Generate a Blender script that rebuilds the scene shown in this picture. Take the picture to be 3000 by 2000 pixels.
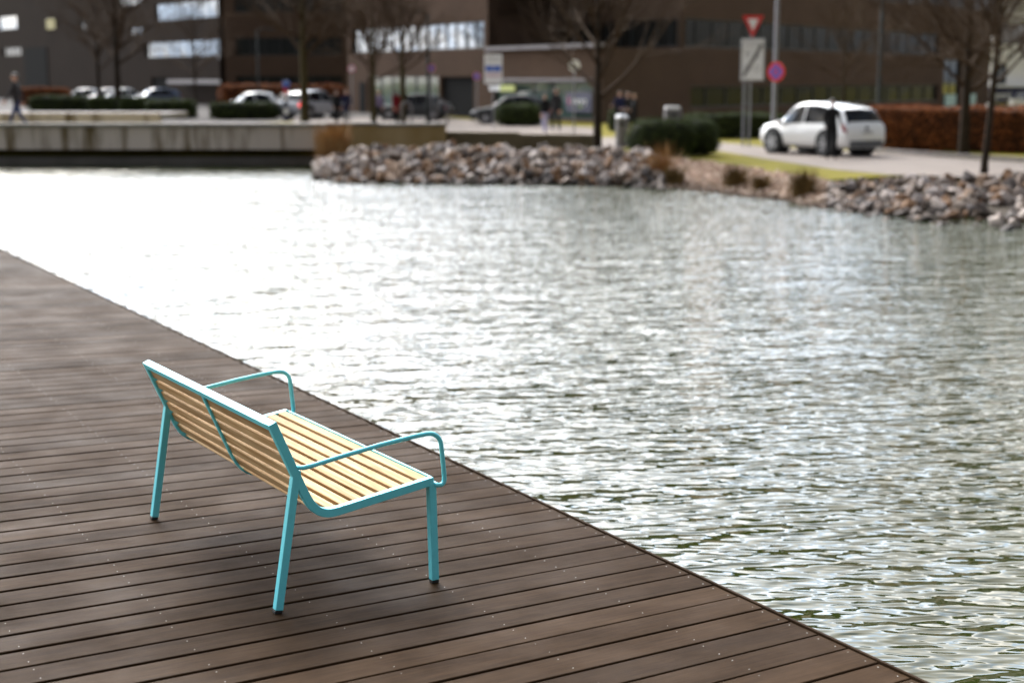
import bpy, bmesh, math, random
import numpy as np
from mathutils import Vector, Matrix, noise as mnoise
from mathutils.geometry import tessellate_polygon
random.seed(7)
scene = bpy.context.scene
for o in list(bpy.data.objects):
    bpy.data.objects.remove(o)
R = math.radians

# ------------------------------------------------------------------ camera
F, HY, CH = 4400.0, 235.0, 2.05            # focal length in photo pixels, horizon row, eye height
PITCH = math.atan((1000 - HY) / F)
cam_data = bpy.data.cameras.new('camera')
cam = bpy.data.objects.new('camera', cam_data)
scene.collection.objects.link(cam)
cam.location = (0, 0, CH)
cam.rotation_euler = (math.pi / 2 - PITCH, 0, 0)
cam_data.sensor_width = 36
cam_data.lens = F / 3000 * 36
cam_data.clip_start = 0.1
cam_data.clip_end = 2500
cam_data.dof.use_dof = True
cam_data.dof.focus_distance = 6.1
cam_data.dof.aperture_fstop = 1.85
scene.camera = cam

# ------------------------------------------------------------------ sky, sun, exposure
AUR_P, AUR_K, CLOUD_K = 1.1, 7.0, 1.0     # thin-cloud forward scattering
SUN_AZ, SUN_EL = -24.0, 43.0               # azimuth from +Y, negative = left of the view
world = bpy.data.worlds.new('World')
scene.world = world
world.use_nodes = True
nt = world.node_tree
for n in list(nt.nodes):
    nt.nodes.remove(n)
wo = nt.nodes.new('ShaderNodeOutputWorld')
bg = nt.nodes.new('ShaderNodeBackground')
sky = nt.nodes.new('ShaderNodeTexSky')
sky.sky_type = 'NISHITA'
sky.sun_disc = False
sky.sun_elevation = R(SUN_EL)
sky.sun_rotation = R(SUN_AZ)
sky.air_density = 1.0
sky.dust_density = 2.0
sky.ozone_density = 1.0
tc = nt.nodes.new('ShaderNodeTexCoord')
sep = nt.nodes.new('ShaderNodeSeparateXYZ')
nt.links.new(tc.outputs['Generated'], sep.inputs[0])
addz = nt.nodes.new('ShaderNodeMath'); addz.operation = 'ADD'; addz.inputs[1].default_value = 0.22
nt.links.new(sep.outputs['Z'], addz.inputs[0])
maxz = nt.nodes.new('ShaderNodeMath'); maxz.operation = 'MAXIMUM'; maxz.inputs[1].default_value = 0.1
nt.links.new(addz.outputs[0], maxz.inputs[0])
vdiv = nt.nodes.new('ShaderNodeVectorMath'); vdiv.operation = 'DIVIDE'
comb = nt.nodes.new('ShaderNodeCombineXYZ')
for i in range(3):
    nt.links.new(maxz.outputs[0], comb.inputs[i])
nt.links.new(tc.outputs['Generated'], vdiv.inputs[0])
nt.links.new(comb.outputs[0], vdiv.inputs[1])
cn = nt.nodes.new('ShaderNodeTexNoise')
cn.inputs['Scale'].default_value = 1.7
cn.inputs['Detail'].default_value = 7
cn.inputs['Roughness'].default_value = 0.55
nt.links.new(vdiv.outputs[0], cn.inputs['Vector'])
cr = nt.nodes.new('ShaderNodeMapRange')
cr.inputs['From Min'].default_value = 0.42
cr.inputs['From Max'].default_value = 0.56
cr.inputs['To Min'].default_value = 0.05
nt.links.new(cn.outputs['Fac'], cr.inputs['Value'])
bw = nt.nodes.new('ShaderNodeRGBToBW')
nt.links.new(sky.outputs[0], bw.inputs[0])
mul = nt.nodes.new('ShaderNodeMath'); mul.operation = 'MULTIPLY'; mul.inputs[1].default_value = 1.7
nt.links.new(bw.outputs[0], mul.inputs[0])
tint = nt.nodes.new('ShaderNodeCombineColor')
for i, k in enumerate((1.04, 0.99, 0.92)):
    m = nt.nodes.new('ShaderNodeMath'); m.operation = 'MULTIPLY'; m.inputs[1].default_value = k
    nt.links.new(mul.outputs[0], m.inputs[0]); nt.links.new(m.outputs[0], tint.inputs[i])
# thin cloud scatters forward: brighter towards the sun
nrmv = nt.nodes.new('ShaderNodeVectorMath'); nrmv.operation = 'NORMALIZE'; nt.links.new(tc.outputs['Generated'], nrmv.inputs[0])
dotv = nt.nodes.new('ShaderNodeVectorMath'); dotv.operation = 'DOT_PRODUCT'; nt.links.new(nrmv.outputs[0], dotv.inputs[0])
dotv.inputs[1].default_value = (math.sin(R(SUN_AZ)) * math.cos(R(SUN_EL)), math.cos(R(SUN_AZ)) * math.cos(R(SUN_EL)), math.sin(R(SUN_EL)))
mx0 = nt.nodes.new('ShaderNodeMath'); mx0.operation = 'MAXIMUM'; mx0.inputs[1].default_value = 0.0; nt.links.new(dotv.outputs['Value'], mx0.inputs[0])
pw_ = nt.nodes.new('ShaderNodeMath'); pw_.operation = 'POWER'; pw_.inputs[1].default_value = AUR_P; nt.links.new(mx0.outputs[0], pw_.inputs[0])
fwd = nt.nodes.new('ShaderNodeMath'); fwd.operation = 'MULTIPLY_ADD'; fwd.inputs[1].default_value = AUR_K; fwd.inputs[2].default_value = CLOUD_K; nt.links.new(pw_.outputs[0], fwd.inputs[0])
nt.links.new(fwd.outputs[0], mul.inputs[1])
mix = nt.nodes.new('ShaderNodeMix'); mix.data_type = 'RGBA'
nt.links.new(cr.outputs[0], mix.inputs['Factor'])
# between the clouds: blue seen through the same thin bright veil
veil = nt.nodes.new('ShaderNodeCombineColor')
for i, k in enumerate((0.66, 0.83, 1.08)):
    m = nt.nodes.new('ShaderNodeMath'); m.operation = 'MULTIPLY'; m.inputs[1].default_value = k
    nt.links.new(mul.outputs[0], m.inputs[0]); nt.links.new(m.outputs[0], veil.inputs[i])
mixv = nt.nodes.new('ShaderNodeMix'); mixv.data_type = 'RGBA'; mixv.inputs['Factor'].default_value = 0.75
nt.links.new(sky.outputs[0], mixv.inputs['A']); nt.links.new(veil.outputs[0], mixv.inputs['B'])
nt.links.new(mixv.outputs['Result'], mix.inputs['A'])
nt.links.new(tint.outputs[0], mix.inputs['B'])
nt.links.new(mix.outputs['Result'], bg.inputs['Color'])
bg.inputs['Strength'].default_value = 0.14
nt.links.new(bg.outputs[0], wo.inputs[0])

sd = bpy.data.lights.new('sun', 'SUN')
sd.energy = 1.4
sd.angle = R(12)
sd.color = (1.0, 0.88, 0.70)
sun = bpy.data.objects.new('sun', sd)
scene.collection.objects.link(sun)
sdir = Vector((math.sin(R(SUN_AZ)) * math.cos(R(SUN_EL)), math.cos(R(SUN_AZ)) * math.cos(R(SUN_EL)), math.sin(R(SUN_EL))))
sun.rotation_euler = sdir.to_track_quat('Z', 'Y').to_euler()
sun.location = sdir * 60

scene.view_settings.view_transform = 'Standard'
scene.view_settings.look = 'None'
scene.view_settings.gamma = 1
scene.view_settings.exposure = 0.3

# ------------------------------------------------------------------ helpers
def ray(px, py):
    x = (px - 1500) / F; y = (1000 - py) / F
    return Vector((x, math.cos(PITCH) + y * math.sin(PITCH), -math.sin(PITCH) + y * math.cos(PITCH)))
def on_z(px, py, z):
    d = ray(px, py); t = (z - CH) / d.z
    return Vector((d.x * t, d.y * t, z))
def at_y(px, py, Y):
    d = ray(px, py); t = Y / d.y
    return Vector((d.x * t, Y, CH + d.z * t))
def link(o):
    scene.collection.objects.link(o); return o
def empty(name, loc=(0, 0, 0), rz=0):
    o = link(bpy.data.objects.new(name, None)); o.location = loc; o.rotation_euler = (0, 0, rz); o.empty_display_size = 0.2
    return o
def tag(o, label=None, cat=None, group=None, kind=None):
    if label: o['label'] = label
    if cat: o['category'] = cat
    if group: o['group'] = group
    if kind: o['kind'] = kind
    return o

class MB:
    def __init__(s): s.v = []; s.f = []; s.mi = []
    def add(s, vs, fs, mi=0):
        b = len(s.v); s.v += [tuple(p) for p in vs]
        for f in fs: s.f.append(tuple(b + i for i in f)); s.mi.append(mi)
        return s
    def box(s, c, size, rot=None, mi=0):
        hx, hy, hz = size[0] / 2, size[1] / 2, size[2] / 2
        vs = [Vector((x, y, z)) for x in (-hx, hx) for y in (-hy, hy) for z in (-hz, hz)]
        if rot is not None: vs = [rot @ v for v in vs]
        c = Vector(c)
        return s.add([v + c for v in vs], [(0, 1, 3, 2), (4, 6, 7, 5), (0, 4, 5, 1), (2, 3, 7, 6), (0, 2, 6, 4), (1, 5, 7, 3)], mi)
    def bar(s, a, b, w, h, up=(0, 0, 1), mi=0):
        a, b = Vector(a), Vector(b); d = b - a; L = d.length; d.normalize()
        x = d.cross(Vector(up)); x.normalize(); z = x.cross(d)
        m = Matrix((x, d, z)).transposed()
        return s.box((a + b) / 2, (w, L, h), m, mi)
    def tube(s, pts, rad, n=8, cap=True, mi=0):
        pts = [Vector(p) for p in pts]
        rads = rad if isinstance(rad, (list, tuple)) else [rad] * len(pts)
        b = len(s.v); prev = None
        for i, p in enumerate(pts):
            t = (pts[min(i + 1, len(pts) - 1)] - pts[max(i - 1, 0)])
            if t.length < 1e-9: t = Vector((0, 0, 1))
            t.normalize()
            if prev is None:
                x = t.orthogonal().normalized()
            else:
                x = prev - t * prev.dot(t)
                x = x.normalized() if x.length > 1e-6 else t.orthogonal().normalized()
            prev = x; y = t.cross(x)
            for k in range(n):
                a = 2 * math.pi * k / n
                s.v.append(tuple(p + (x * math.cos(a) + y * math.sin(a)) * rads[i]))
        for i in range(len(pts) - 1):
            for k in range(n):
                k2 = (k + 1) % n
                s.f.append((b + i * n + k, b + i * n + k2, b + (i + 1) * n + k2, b + (i + 1) * n + k)); s.mi.append(mi)
        if cap:
            s.f.append(tuple(b + k for k in reversed(range(n)))); s.mi.append(mi)
            e = b + (len(pts) - 1) * n
            s.f.append(tuple(e + k for k in range(n))); s.mi.append(mi)
        return s
    def prism(s, poly, z0, z1, mi=0, holes=None):
        n = len(poly)
        vs = [(p[0], p[1], z0) for p in poly] + [(p[0], p[1], z1) for p in poly]
        tri = tessellate_polygon([[Vector((p[0], p[1], 0)) for p in poly]])
        fs = [tuple(reversed(t)) for t in tri] + [tuple(i + n for i in t) for t in tri]
        fs += [(i, (i + 1) % n, (i + 1) % n + n, i + n) for i in range(n)]
        return s.add(vs, fs, mi)
    def build(s, name, mats, parent=None, smooth=False, bevel=0, fix=True, subsurf=0):
        me = bpy.data.meshes.new(name)
        me.from_pydata(s.v, [], s.f)
        mats = mats if isinstance(mats, (list, tuple)) else [mats]
        for m in mats: me.materials.append(m)
        if len(mats) > 1: me.polygons.foreach_set('material_index', s.mi)
        if fix:
            bm = bmesh.new(); bm.from_mesh(me)
            bmesh.ops.recalc_face_normals(bm, faces=bm.faces); bm.to_mesh(me); bm.free()
        if smooth:
            me.polygons.foreach_set('use_smooth', [True] * len(me.polygons))
        me.update()
        o = link(bpy.data.objects.new(name, me))
        if parent: o.parent = parent
        if bevel:
            b = o.modifiers.new('bevel', 'BEVEL'); b.width = bevel; b.segments = 2; b.limit_method = 'ANGLE'; b.angle_limit = R(40)
        if subsurf:
            b = o.modifiers.new('sub', 'SUBSURF'); b.levels = subsurf; b.render_levels = subsurf
        return o

# ------------------------------------------------------------------ materials
def mat(name, col, rough=0.6, var=0.0, scale=5.0, bump=0.0, metal=0.0, spec=0.5, stretch=(1, 1, 1), col2=None, coat=0.0, ior=1.45, bscale=None, trans=0.0):
    m = bpy.data.materials.new(name); m.use_nodes = True
    n = m.node_tree.nodes; l = m.node_tree.links
    p = n['Principled BSDF']
    p.inputs['Base Color'].default_value = (*col, 1)
    p.inputs['Roughness'].default_value = rough
    p.inputs['Metallic'].default_value = metal
    p.inputs['IOR'].default_value = ior
    p.inputs['Specular IOR Level'].default_value = 0.12 if (rough >= 0.8 and spec == 0.5) else spec
    p.inputs['Coat Weight'].default_value = coat
    if var or bump or col2:
        t = n.new('ShaderNodeTexCoord'); mp = n.new('ShaderNodeMapping'); mp.inputs['Scale'].default_value = stretch
        l.new(t.outputs['Object'], mp.inputs['Vector'])
        nz = n.new('ShaderNodeTexNoise'); nz.inputs['Scale'].default_value = scale; nz.inputs['Detail'].default_value = 6
        nz.inputs['Roughness'].default_value = 0.6
        l.new(mp.outputs[0], nz.inputs['Vector'])
        rp = n.new('ShaderNodeValToRGB')
        c2 = col2 if col2 else tuple(min(1, c * (1 + var)) for c in col)
        c1 = col if col2 else tuple(c * (1 - var) for c in col)
        rp.color_ramp.elements[0].position = 0.3; rp.color_ramp.elements[1].position = 0.7
        rp.color_ramp.elements[0].color = (*c1, 1); rp.color_ramp.elements[1].color = (*c2, 1)
        l.new(nz.outputs['Fac'], rp.inputs[0]); l.new(rp.outputs[0], p.inputs['Base Color'])
        if bump:
            nb = nz
            if bscale:
                nb = n.new('ShaderNodeTexNoise'); nb.inputs['Scale'].default_value = bscale; nb.inputs['Detail'].default_value = 4
                l.new(mp.outputs[0], nb.inputs['Vector'])
            b = n.new('ShaderNodeBump'); b.inputs['Strength'].default_value = bump; b.inputs['Distance'].default_value = 0.02
            l.new(nb.outputs['Fac'], b.inputs['Height']); l.new(b.outputs[0], p.inputs['Normal'])
    return m

M = {}
M['teal'] = mat('turquoise_paint', (0.14, 0.63, 0.71), 0.38, var=0.05, scale=30, bump=0.02)
M['rubber'] = mat('black_rubber', (0.012, 0.012, 0.012), 0.7)
M['steel'] = mat('screw_steel', (0.26, 0.24, 0.22), 0.5, metal=1)
M['substructure'] = mat('deck_substructure', (0.015, 0.012, 0.01), 0.9)
M['concrete'] = mat('concrete', (0.26, 0.24, 0.22), 0.85, var=0.2, scale=1.2, bump=0.2)
M['asphalt'] = mat('asphalt', (0.07, 0.062, 0.058), 0.9, var=0.2, scale=3)
M['paving'] = mat('pale_paving', (0.18, 0.15, 0.13), 0.8, var=0.14, scale=1.0)
M['kerb'] = mat('kerb_stone', (0.2, 0.18, 0.17), 0.85, var=0.2, scale=3)
M['lawn'] = mat('lawn_grass', (0.095, 0.085, 0.006), 0.95, col2=(0.18, 0.145, 0.011), scale=0.9, bump=0.6, bscale=25)
M['earth'] = mat('bank_earth', (0.05, 0.04, 0.03), 0.95, var=0.3, scale=3)
M['bark'] = mat('bark', (0.028, 0.02, 0.014), 0.9, var=0.35, scale=9, bump=0.5, stretch=(1, 1, 0.3))
M['bark_olive'] = mat('bark_olive', (0.05, 0.04, 0.018), 0.9, var=0.3, scale=9, bump=0.5, stretch=(1, 1, 0.3))
M['twig'] = mat('twigs', (0.048, 0.029, 0.016), 0.9, var=0.25, scale=4)
M['leaf_dark'] = mat('evergreen_leaf', (0.022, 0.034, 0.008), 0.8, col2=(0.06, 0.078, 0.018), scale=3)
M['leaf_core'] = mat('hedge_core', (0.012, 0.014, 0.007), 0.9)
M['leaf_rust'] = mat('beech_leaf', (0.12, 0.038, 0.013), 0.8, col2=(0.32, 0.105, 0.03), scale=3)
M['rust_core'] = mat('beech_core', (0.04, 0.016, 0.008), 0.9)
M['reed'] = mat('dry_reed', (0.20, 0.10, 0.04), 0.85, col2=(0.34, 0.21, 0.09), scale=3)
M['reed_dark'] = mat('tuft_grass', (0.05, 0.035, 0.014), 0.85, col2=(0.20, 0.13, 0.05), scale=3)
M['pole_grey'] = mat('galvanised_pole', (0.20, 0.20, 0.22), 0.4, metal=0.6, var=0.1, scale=4)
M['pole_dark'] = mat('dark_pole', (0.03, 0.033, 0.033), 0.85, var=0.1, scale=4)
M['white'] = mat('sign_white', (0.72, 0.72, 0.74), 0.4)
M['red'] = mat('sign_red', (0.55, 0.02, 0.02), 0.4)
M['blue'] = mat('sign_blue', (0.03, 0.10, 0.45), 0.4)
M['navy'] = mat('sign_navy', (0.014, 0.014, 0.06), 0.4)
M['black'] = mat('sign_black', (0.02, 0.02, 0.02), 0.5)
M['grey'] = mat('sign_grey', (0.28, 0.28, 0.29), 0.5)
M['mid_grey'] = mat('bin_grey', (0.14, 0.13, 0.135), 0.6, var=0.1, scale=6)
M['lime'] = mat('sign_lime', (0.22, 0.36, 0.01), 0.45)
M['pale_lime'] = mat('sign_pale_lime', (0.45, 0.5, 0.12), 0.45)
M['yellow'] = mat('panel_yellow', (0.30, 0.24, 0.01), 0.5)
M['pink'] = mat('sign_pink', (0.6, 0.18, 0.3), 0.5)
M['white_plaster'] = mat('white_plaster', (0.7, 0.68, 0.68), 0.8, var=0.05, scale=1)

def brick_mat(name, c1, c2, mortar):
    m = bpy.data.materials.new(name); m.use_nodes = True
    n = m.node_tree.nodes; l = m.node_tree.links; p = n['Principled BSDF']; p.inputs['Roughness'].default_value = 0.9; p.inputs['Specular IOR Level'].default_value = 0.08
    t = n.new('ShaderNodeTexCoord'); mp = n.new('ShaderNodeMapping'); l.new(t.outputs['UV'], mp.inputs[0])
    b = n.new('ShaderNodeTexBrick'); b.inputs['Color1'].default_value = (*c1, 1); b.inputs['Color2'].default_value = (*c2, 1)
    b.inputs['Mortar'].default_value = (*mortar, 1); b.inputs['Scale'].default_value = 1.0
    b.inputs['Brick Width'].default_value = 0.29; b.inputs['Row Height'].default_value = 0.075; b.inputs['Mortar Size'].default_value = 0.008
    l.new(mp.outputs[0], b.inputs['Vector'])
    nz = n.new('ShaderNodeTexNoise'); nz.inputs['Scale'].default_value = 0.35; nz.inputs['Detail'].default_value = 5
    l.new(t.outputs['Object'], nz.inputs['Vector'])
    mr = n.new('ShaderNodeMapRange'); mr.inputs['To Min'].default_value = 0.75; mr.inputs['To Max'].default_value = 1.25
    l.new(nz.outputs['Fac'], mr.inputs[0])
    mx = n.new('ShaderNodeVectorMath'); mx.operation = 'SCALE'
    l.new(b.outputs['Color'], mx.inputs[0]); l.new(mr.outputs[0], mx.inputs['Scale']); l.new(mx.outputs[0], p.inputs['Base Color'])
    return m
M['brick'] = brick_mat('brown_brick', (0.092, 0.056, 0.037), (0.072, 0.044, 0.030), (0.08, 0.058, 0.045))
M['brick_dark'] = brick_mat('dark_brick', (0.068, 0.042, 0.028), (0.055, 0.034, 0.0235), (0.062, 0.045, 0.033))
M['brick_far'] = brick_mat('far_brick', (0.031, 0.021, 0.0155), (0.025, 0.017, 0.013), (0.029, 0.022, 0.018))
M['ledge'] = mat('ledge_metal', (0.16, 0.14, 0.15), 0.5, var=0.1)
M['frame_dark'] = mat('window_frame', (0.02, 0.02, 0.02), 0.5)
M['glass'] = mat('window_glass', (0.012, 0.015, 0.015), 0.03, ior=2.7, var=0.0)
M['glass_dim'] = mat('dimmed_window_glass', (0.008, 0.009, 0.009), 0.12, ior=1.25, var=0.0)  # same window glass, its sky reflection dimmed in the material to look dark
M['glass_teal'] = mat('shop_glass', (0.05, 0.09, 0.08), 0.05, ior=1.6)
M['glass_car'] = mat('car_glass', (0.006, 0.006, 0.007), 0.05, ior=1.35)
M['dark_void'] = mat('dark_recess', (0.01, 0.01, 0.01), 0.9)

# bench timber
def wood_mat():
    m = bpy.data.materials.new('larch_timber'); m.use_nodes = True
    n = m.node_tree.nodes; l = m.node_tree.links; p = n['Principled BSDF']
    t = n.new('ShaderNodeTexCoord'); oi = n.new('ShaderNodeObjectInfo')
    off = n.new('ShaderNodeVectorMath'); off.operation = 'MULTIPLY_ADD'
    cv = n.new('ShaderNodeCombineXYZ'); l.new(oi.outputs['Random'], cv.inputs[0]); l.new(oi.outputs['Random'], cv.inputs[1]); l.new(oi.outputs['Random'], cv.inputs[2])
    off.inputs[1].default_value = (7, 13, 29); l.new(cv.outputs[0], off.inputs[0]); l.new(t.outputs['Object'], off.inputs[2])
    mp = n.new('ShaderNodeMapping'); mp.inputs['Scale'].default_value = (26, 1.3, 26); l.new(off.outputs[0], mp.inputs[0])
    nz = n.new('ShaderNodeTexNoise'); nz.inputs['Scale'].default_value = 2.2; nz.inputs['Detail'].default_value = 6; nz.inputs['Distortion'].default_value = 0.6
    l.new(mp.outputs[0], nz.inputs['Vector'])
    rp = n.new('ShaderNodeValToRGB'); e = rp.color_ramp.elements
    e[0].position = 0.37; e[0].color = (0.35, 0.205, 0.085, 1); e[1].position = 0.63; e[1].color = (0.51, 0.345, 0.18, 1)
    l.new(nz.outputs['Fac'], rp.inputs[0])
    hs = n.new('ShaderNodeHueSaturation'); mr = n.new('ShaderNodeMapRange'); mr.inputs['To Min'].default_value = 0.85; mr.inputs['To Max'].default_value = 1.12
    l.new(oi.outputs['Random'], mr.inputs[0]); l.new(mr.outputs[0], hs.inputs['Value']); l.new(rp.outputs[0], hs.inputs['Color'])
    l.new(hs.outputs[0], p.inputs['Base Color']); p.inputs['Roughness'].default_value = 0.7; p.inputs['Specular IOR Level'].default_value = 0.12
    b = n.new('ShaderNodeBump'); b.inputs['Strength'].default_value = 0.15; b.inputs['Distance'].default_value = 0.004
    l.new(nz.outputs['Fac'], b.inputs['Height']); l.new(b.outputs[0], p.inputs['Normal'])
    return m
M['timber'] = wood_mat()

# composite decking plank: brown, fine grooves along the plank, scuffed sheen
def plank_mat():
    m = bpy.data.materials.new('composite_plank'); m.use_nodes = True
    n = m.node_tree.nodes; l = m.node_tree.links; p = n['Principled BSDF']
    t = n.new('ShaderNodeTexCoord'); oi = n.new('ShaderNodeObjectInfo'); g = n.new('ShaderNodeNewGeometry')
    cv = n.new('ShaderNodeCombineXYZ')
    for i in range(3): l.new(oi.outputs['Random'], cv.inputs[i])
    off = n.new('ShaderNodeVectorMath'); off.operation = 'MULTIPLY_ADD'; off.inputs[1].default_value = (31, 17, 5)
    l.new(cv.outputs[0], off.inputs[0]); l.new(t.outputs['Object'], off.inputs[2])
    mp = n.new('ShaderNodeMapping'); mp.inputs['Scale'].default_value = (1.4, 9, 9); l.new(off.outputs[0], mp.inputs[0])
    nz = n.new('ShaderNodeTexNoise'); nz.inputs['Scale'].default_value = 1.6; nz.inputs['Detail'].default_value = 8; nz.inputs['Roughness'].default_value = 0.65
    l.new(mp.outputs[0], nz.inputs['Vector'])
    n2 = n.new('ShaderNodeTexNoise'); n2.inputs['Scale'].default_value = 2.3; n2.inputs['Detail'].default_value = 5; n2.inputs['Roughness'].default_value = 0.6
    l.new(g.outputs['Position'], n2.inputs['Vector'])
    rp = n.new('ShaderNodeValToRGB'); e = rp.color_ramp.elements
    e[0].position = 0.25; e[0].color = (0.0215, 0.0115, 0.0056, 1); e[1].position = 0.75; e[1].color = (0.040, 0.023, 0.0118, 1)
    l.new(nz.outputs['Fac'], rp.inputs[0])
    mr = n.new('ShaderNodeMapRange'); mr.inputs['To Min'].default_value = 0.78; mr.inputs['To Max'].default_value = 1.22
    l.new(oi.outputs['Random'], mr.inputs[0])
    m2 = n.new('ShaderNodeMapRange'); m2.inputs['From Min'].default_value = 0.3; m2.inputs['From Max'].default_value = 0.7; m2.inputs['To Min'].default_value = 0.82; m2.inputs['To Max'].default_value = 1.28
    l.new(n2.outputs['Fac'], m2.inputs[0])
    mm = n.new('ShaderNodeMath'); mm.operation = 'MULTIPLY'; l.new(mr.outputs[0], mm.inputs[0]); l.new(m2.outputs[0], mm.inputs[1])
    mp3 = n.new('ShaderNodeMapping'); mp3.inputs['Scale'].default_value = (3.5, 75, 75); l.new(off.outputs[0], mp3.inputs[0])
    n3 = n.new('ShaderNodeTexNoise'); n3.inputs['Scale'].default_value = 2.0; n3.inputs['Detail'].default_value = 3; l.new(mp3.outputs[0], n3.inputs['Vector'])
    m3 = n.new('ShaderNodeMapRange'); m3.inputs['From Min'].default_value = 0.3; m3.inputs['From Max'].default_value = 0.7; m3.inputs['To Min'].default_value = 0.82; m3.inputs['To Max'].default_value = 1.2
    l.new(n3.outputs['Fac'], m3.inputs[0])
    mm2 = n.new('ShaderNodeMath'); mm2.operation = 'MULTIPLY'; l.new(mm.outputs[0], mm2.inputs[0]); l.new(m3.outputs[0], mm2.inputs[1])
    sc = n.new('ShaderNodeVectorMath'); sc.operation = 'SCALE'; l.new(rp.outputs[0], sc.inputs[0]); l.new(mm2.outputs[0], sc.inputs['Scale'])
    l.new(sc.outputs[0], p.inputs['Base Color'])
    rr = n.new('ShaderNodeMapRange'); rr.inputs['From Min'].default_value = 0.3; rr.inputs['From Max'].default_value = 0.7; rr.inputs['To Min'].default_value = 0.75; rr.inputs['To Max'].default_value = 0.55; p.inputs['Specular IOR Level'].default_value = 0.02
    l.new(n2.outputs['Fac'], rr.inputs[0]); l.new(rr.outputs[0], p.inputs['Roughness'])
    w = n.new('ShaderNodeTexWave'); w.wave_type = 'BANDS'; w.bands_direction = 'Y'; w.inputs['Scale'].default_value = 42; w.inputs['Distortion'].default_value = 0.4
    l.new(off.outputs[0], w.inputs['Vector'])
    add = n.new('ShaderNodeMath'); add.operation = 'MULTIPLY_ADD'; add.inputs[1].default_value = 0.55
    l.new(w.outputs['Fac'], add.inputs[0]); l.new(nz.outputs['Fac'], add.inputs[2])
    b = n.new('ShaderNodeBump'); b.inputs['Strength'].default_value = 0.30; b.inputs['Distance'].default_value = 0.002
    l.new(add.outputs[0], b.inputs['Height']); l.new(b.outputs[0], p.inputs['Normal'])
    return m
M['plank'] = plank_mat()

def stone_mat(name, cols, rough=0.8):
    m = bpy.data.materials.new(name); m.use_nodes = True
    n = m.node_tree.nodes; l = m.node_tree.links; p = n['Principled BSDF']; p.inputs['Roughness'].default_value = rough; p.inputs['Specular IOR Level'].default_value = 0.2
    oi = n.new('ShaderNodeObjectInfo'); g = n.new('ShaderNodeNewGeometry'); t = n.new('ShaderNodeTexCoord')
    a = n.new('ShaderNodeMath'); a.operation = 'ADD'; l.new(oi.outputs['Random'], a.inputs[0]); l.new(g.outputs['Random Per Island'], a.inputs[1])
    fr = n.new('ShaderNodeMath'); fr.operation = 'FRACT'; l.new(a.outputs[0], fr.inputs[0])
    rp = n.new('ShaderNodeValToRGB'); rp.color_ramp.interpolation = 'CONSTANT'
    for i, c in enumerate(cols):
        el = rp.color_ramp.elements[i] if i < 2 else rp.color_ramp.elements.new(i / len(cols))
        el.position = i / len(cols); el.color = (*c, 1)
    l.new(fr.outputs[0], rp.inputs[0])
    nz = n.new('ShaderNodeTexNoise'); nz.inputs['Scale'].default_value = 7; nz.inputs['Detail'].default_value = 6
    l.new(g.outputs['Position'], nz.inputs['Vector'])
    mr = n.new('ShaderNodeMapRange'); mr.inputs['From Min'].default_value = 0.25; mr.inputs['From Max'].default_value = 0.75; mr.inputs['To Min'].default_value = 0.85; mr.inputs['To Max'].default_value = 1.75
    l.new(nz.outputs['Fac'], mr.inputs[0])
    # stones are wet and dark just above the water line
    sx = n.new('ShaderNodeSeparateXYZ'); l.new(g.outputs['Position'], sx.inputs[0])
    wet = n.new('ShaderNodeMapRange'); wet.inputs['From Min'].default_value = -0.44; wet.inputs['From Max'].default_value = -0.30; wet.inputs['To Min'].default_value = 0.35
    l.new(sx.outputs['Z'], wet.inputs[0])
    wm = n.new('ShaderNodeMath'); wm.operation = 'MULTIPLY'; l.new(mr.outputs[0], wm.inputs[0]); l.new(wet.outputs[0], wm.inputs[1])
    sc = n.new('ShaderNodeVectorMath'); sc.operation = 'SCALE'; l.new(rp.outputs[0], sc.inputs[0]); l.new(wm.outputs[0], sc.inputs['Scale'])
    l.new(sc.outputs[0], p.inputs['Base Color'])
    b = n.new('ShaderNodeBump'); b.inputs['Strength'].default_value = 0.5; b.inputs['Distance'].default_value = 0.03
    l.new(nz.outputs['Fac'], b.inputs['Height']); l.new(b.outputs[0], p.inputs['Normal'])
    return m
M['stone'] = stone_mat('rubble_stone', [(0.10, 0.076, 0.06), (0.155, 0.12, 0.10), (0.06, 0.046, 0.038), (0.21, 0.18, 0.165), (0.135, 0.075, 0.04), (0.10, 0.085, 0.078), (0.17, 0.115, 0.08), (0.25, 0.21, 0.185)])
M['pebble'] = stone_mat('pale_pebbles', [(0.26, 0.18, 0.13), (0.20, 0.135, 0.09), (0.32, 0.245, 0.19), (0.16, 0.10, 0.065), (0.29, 0.20, 0.15)])

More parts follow.
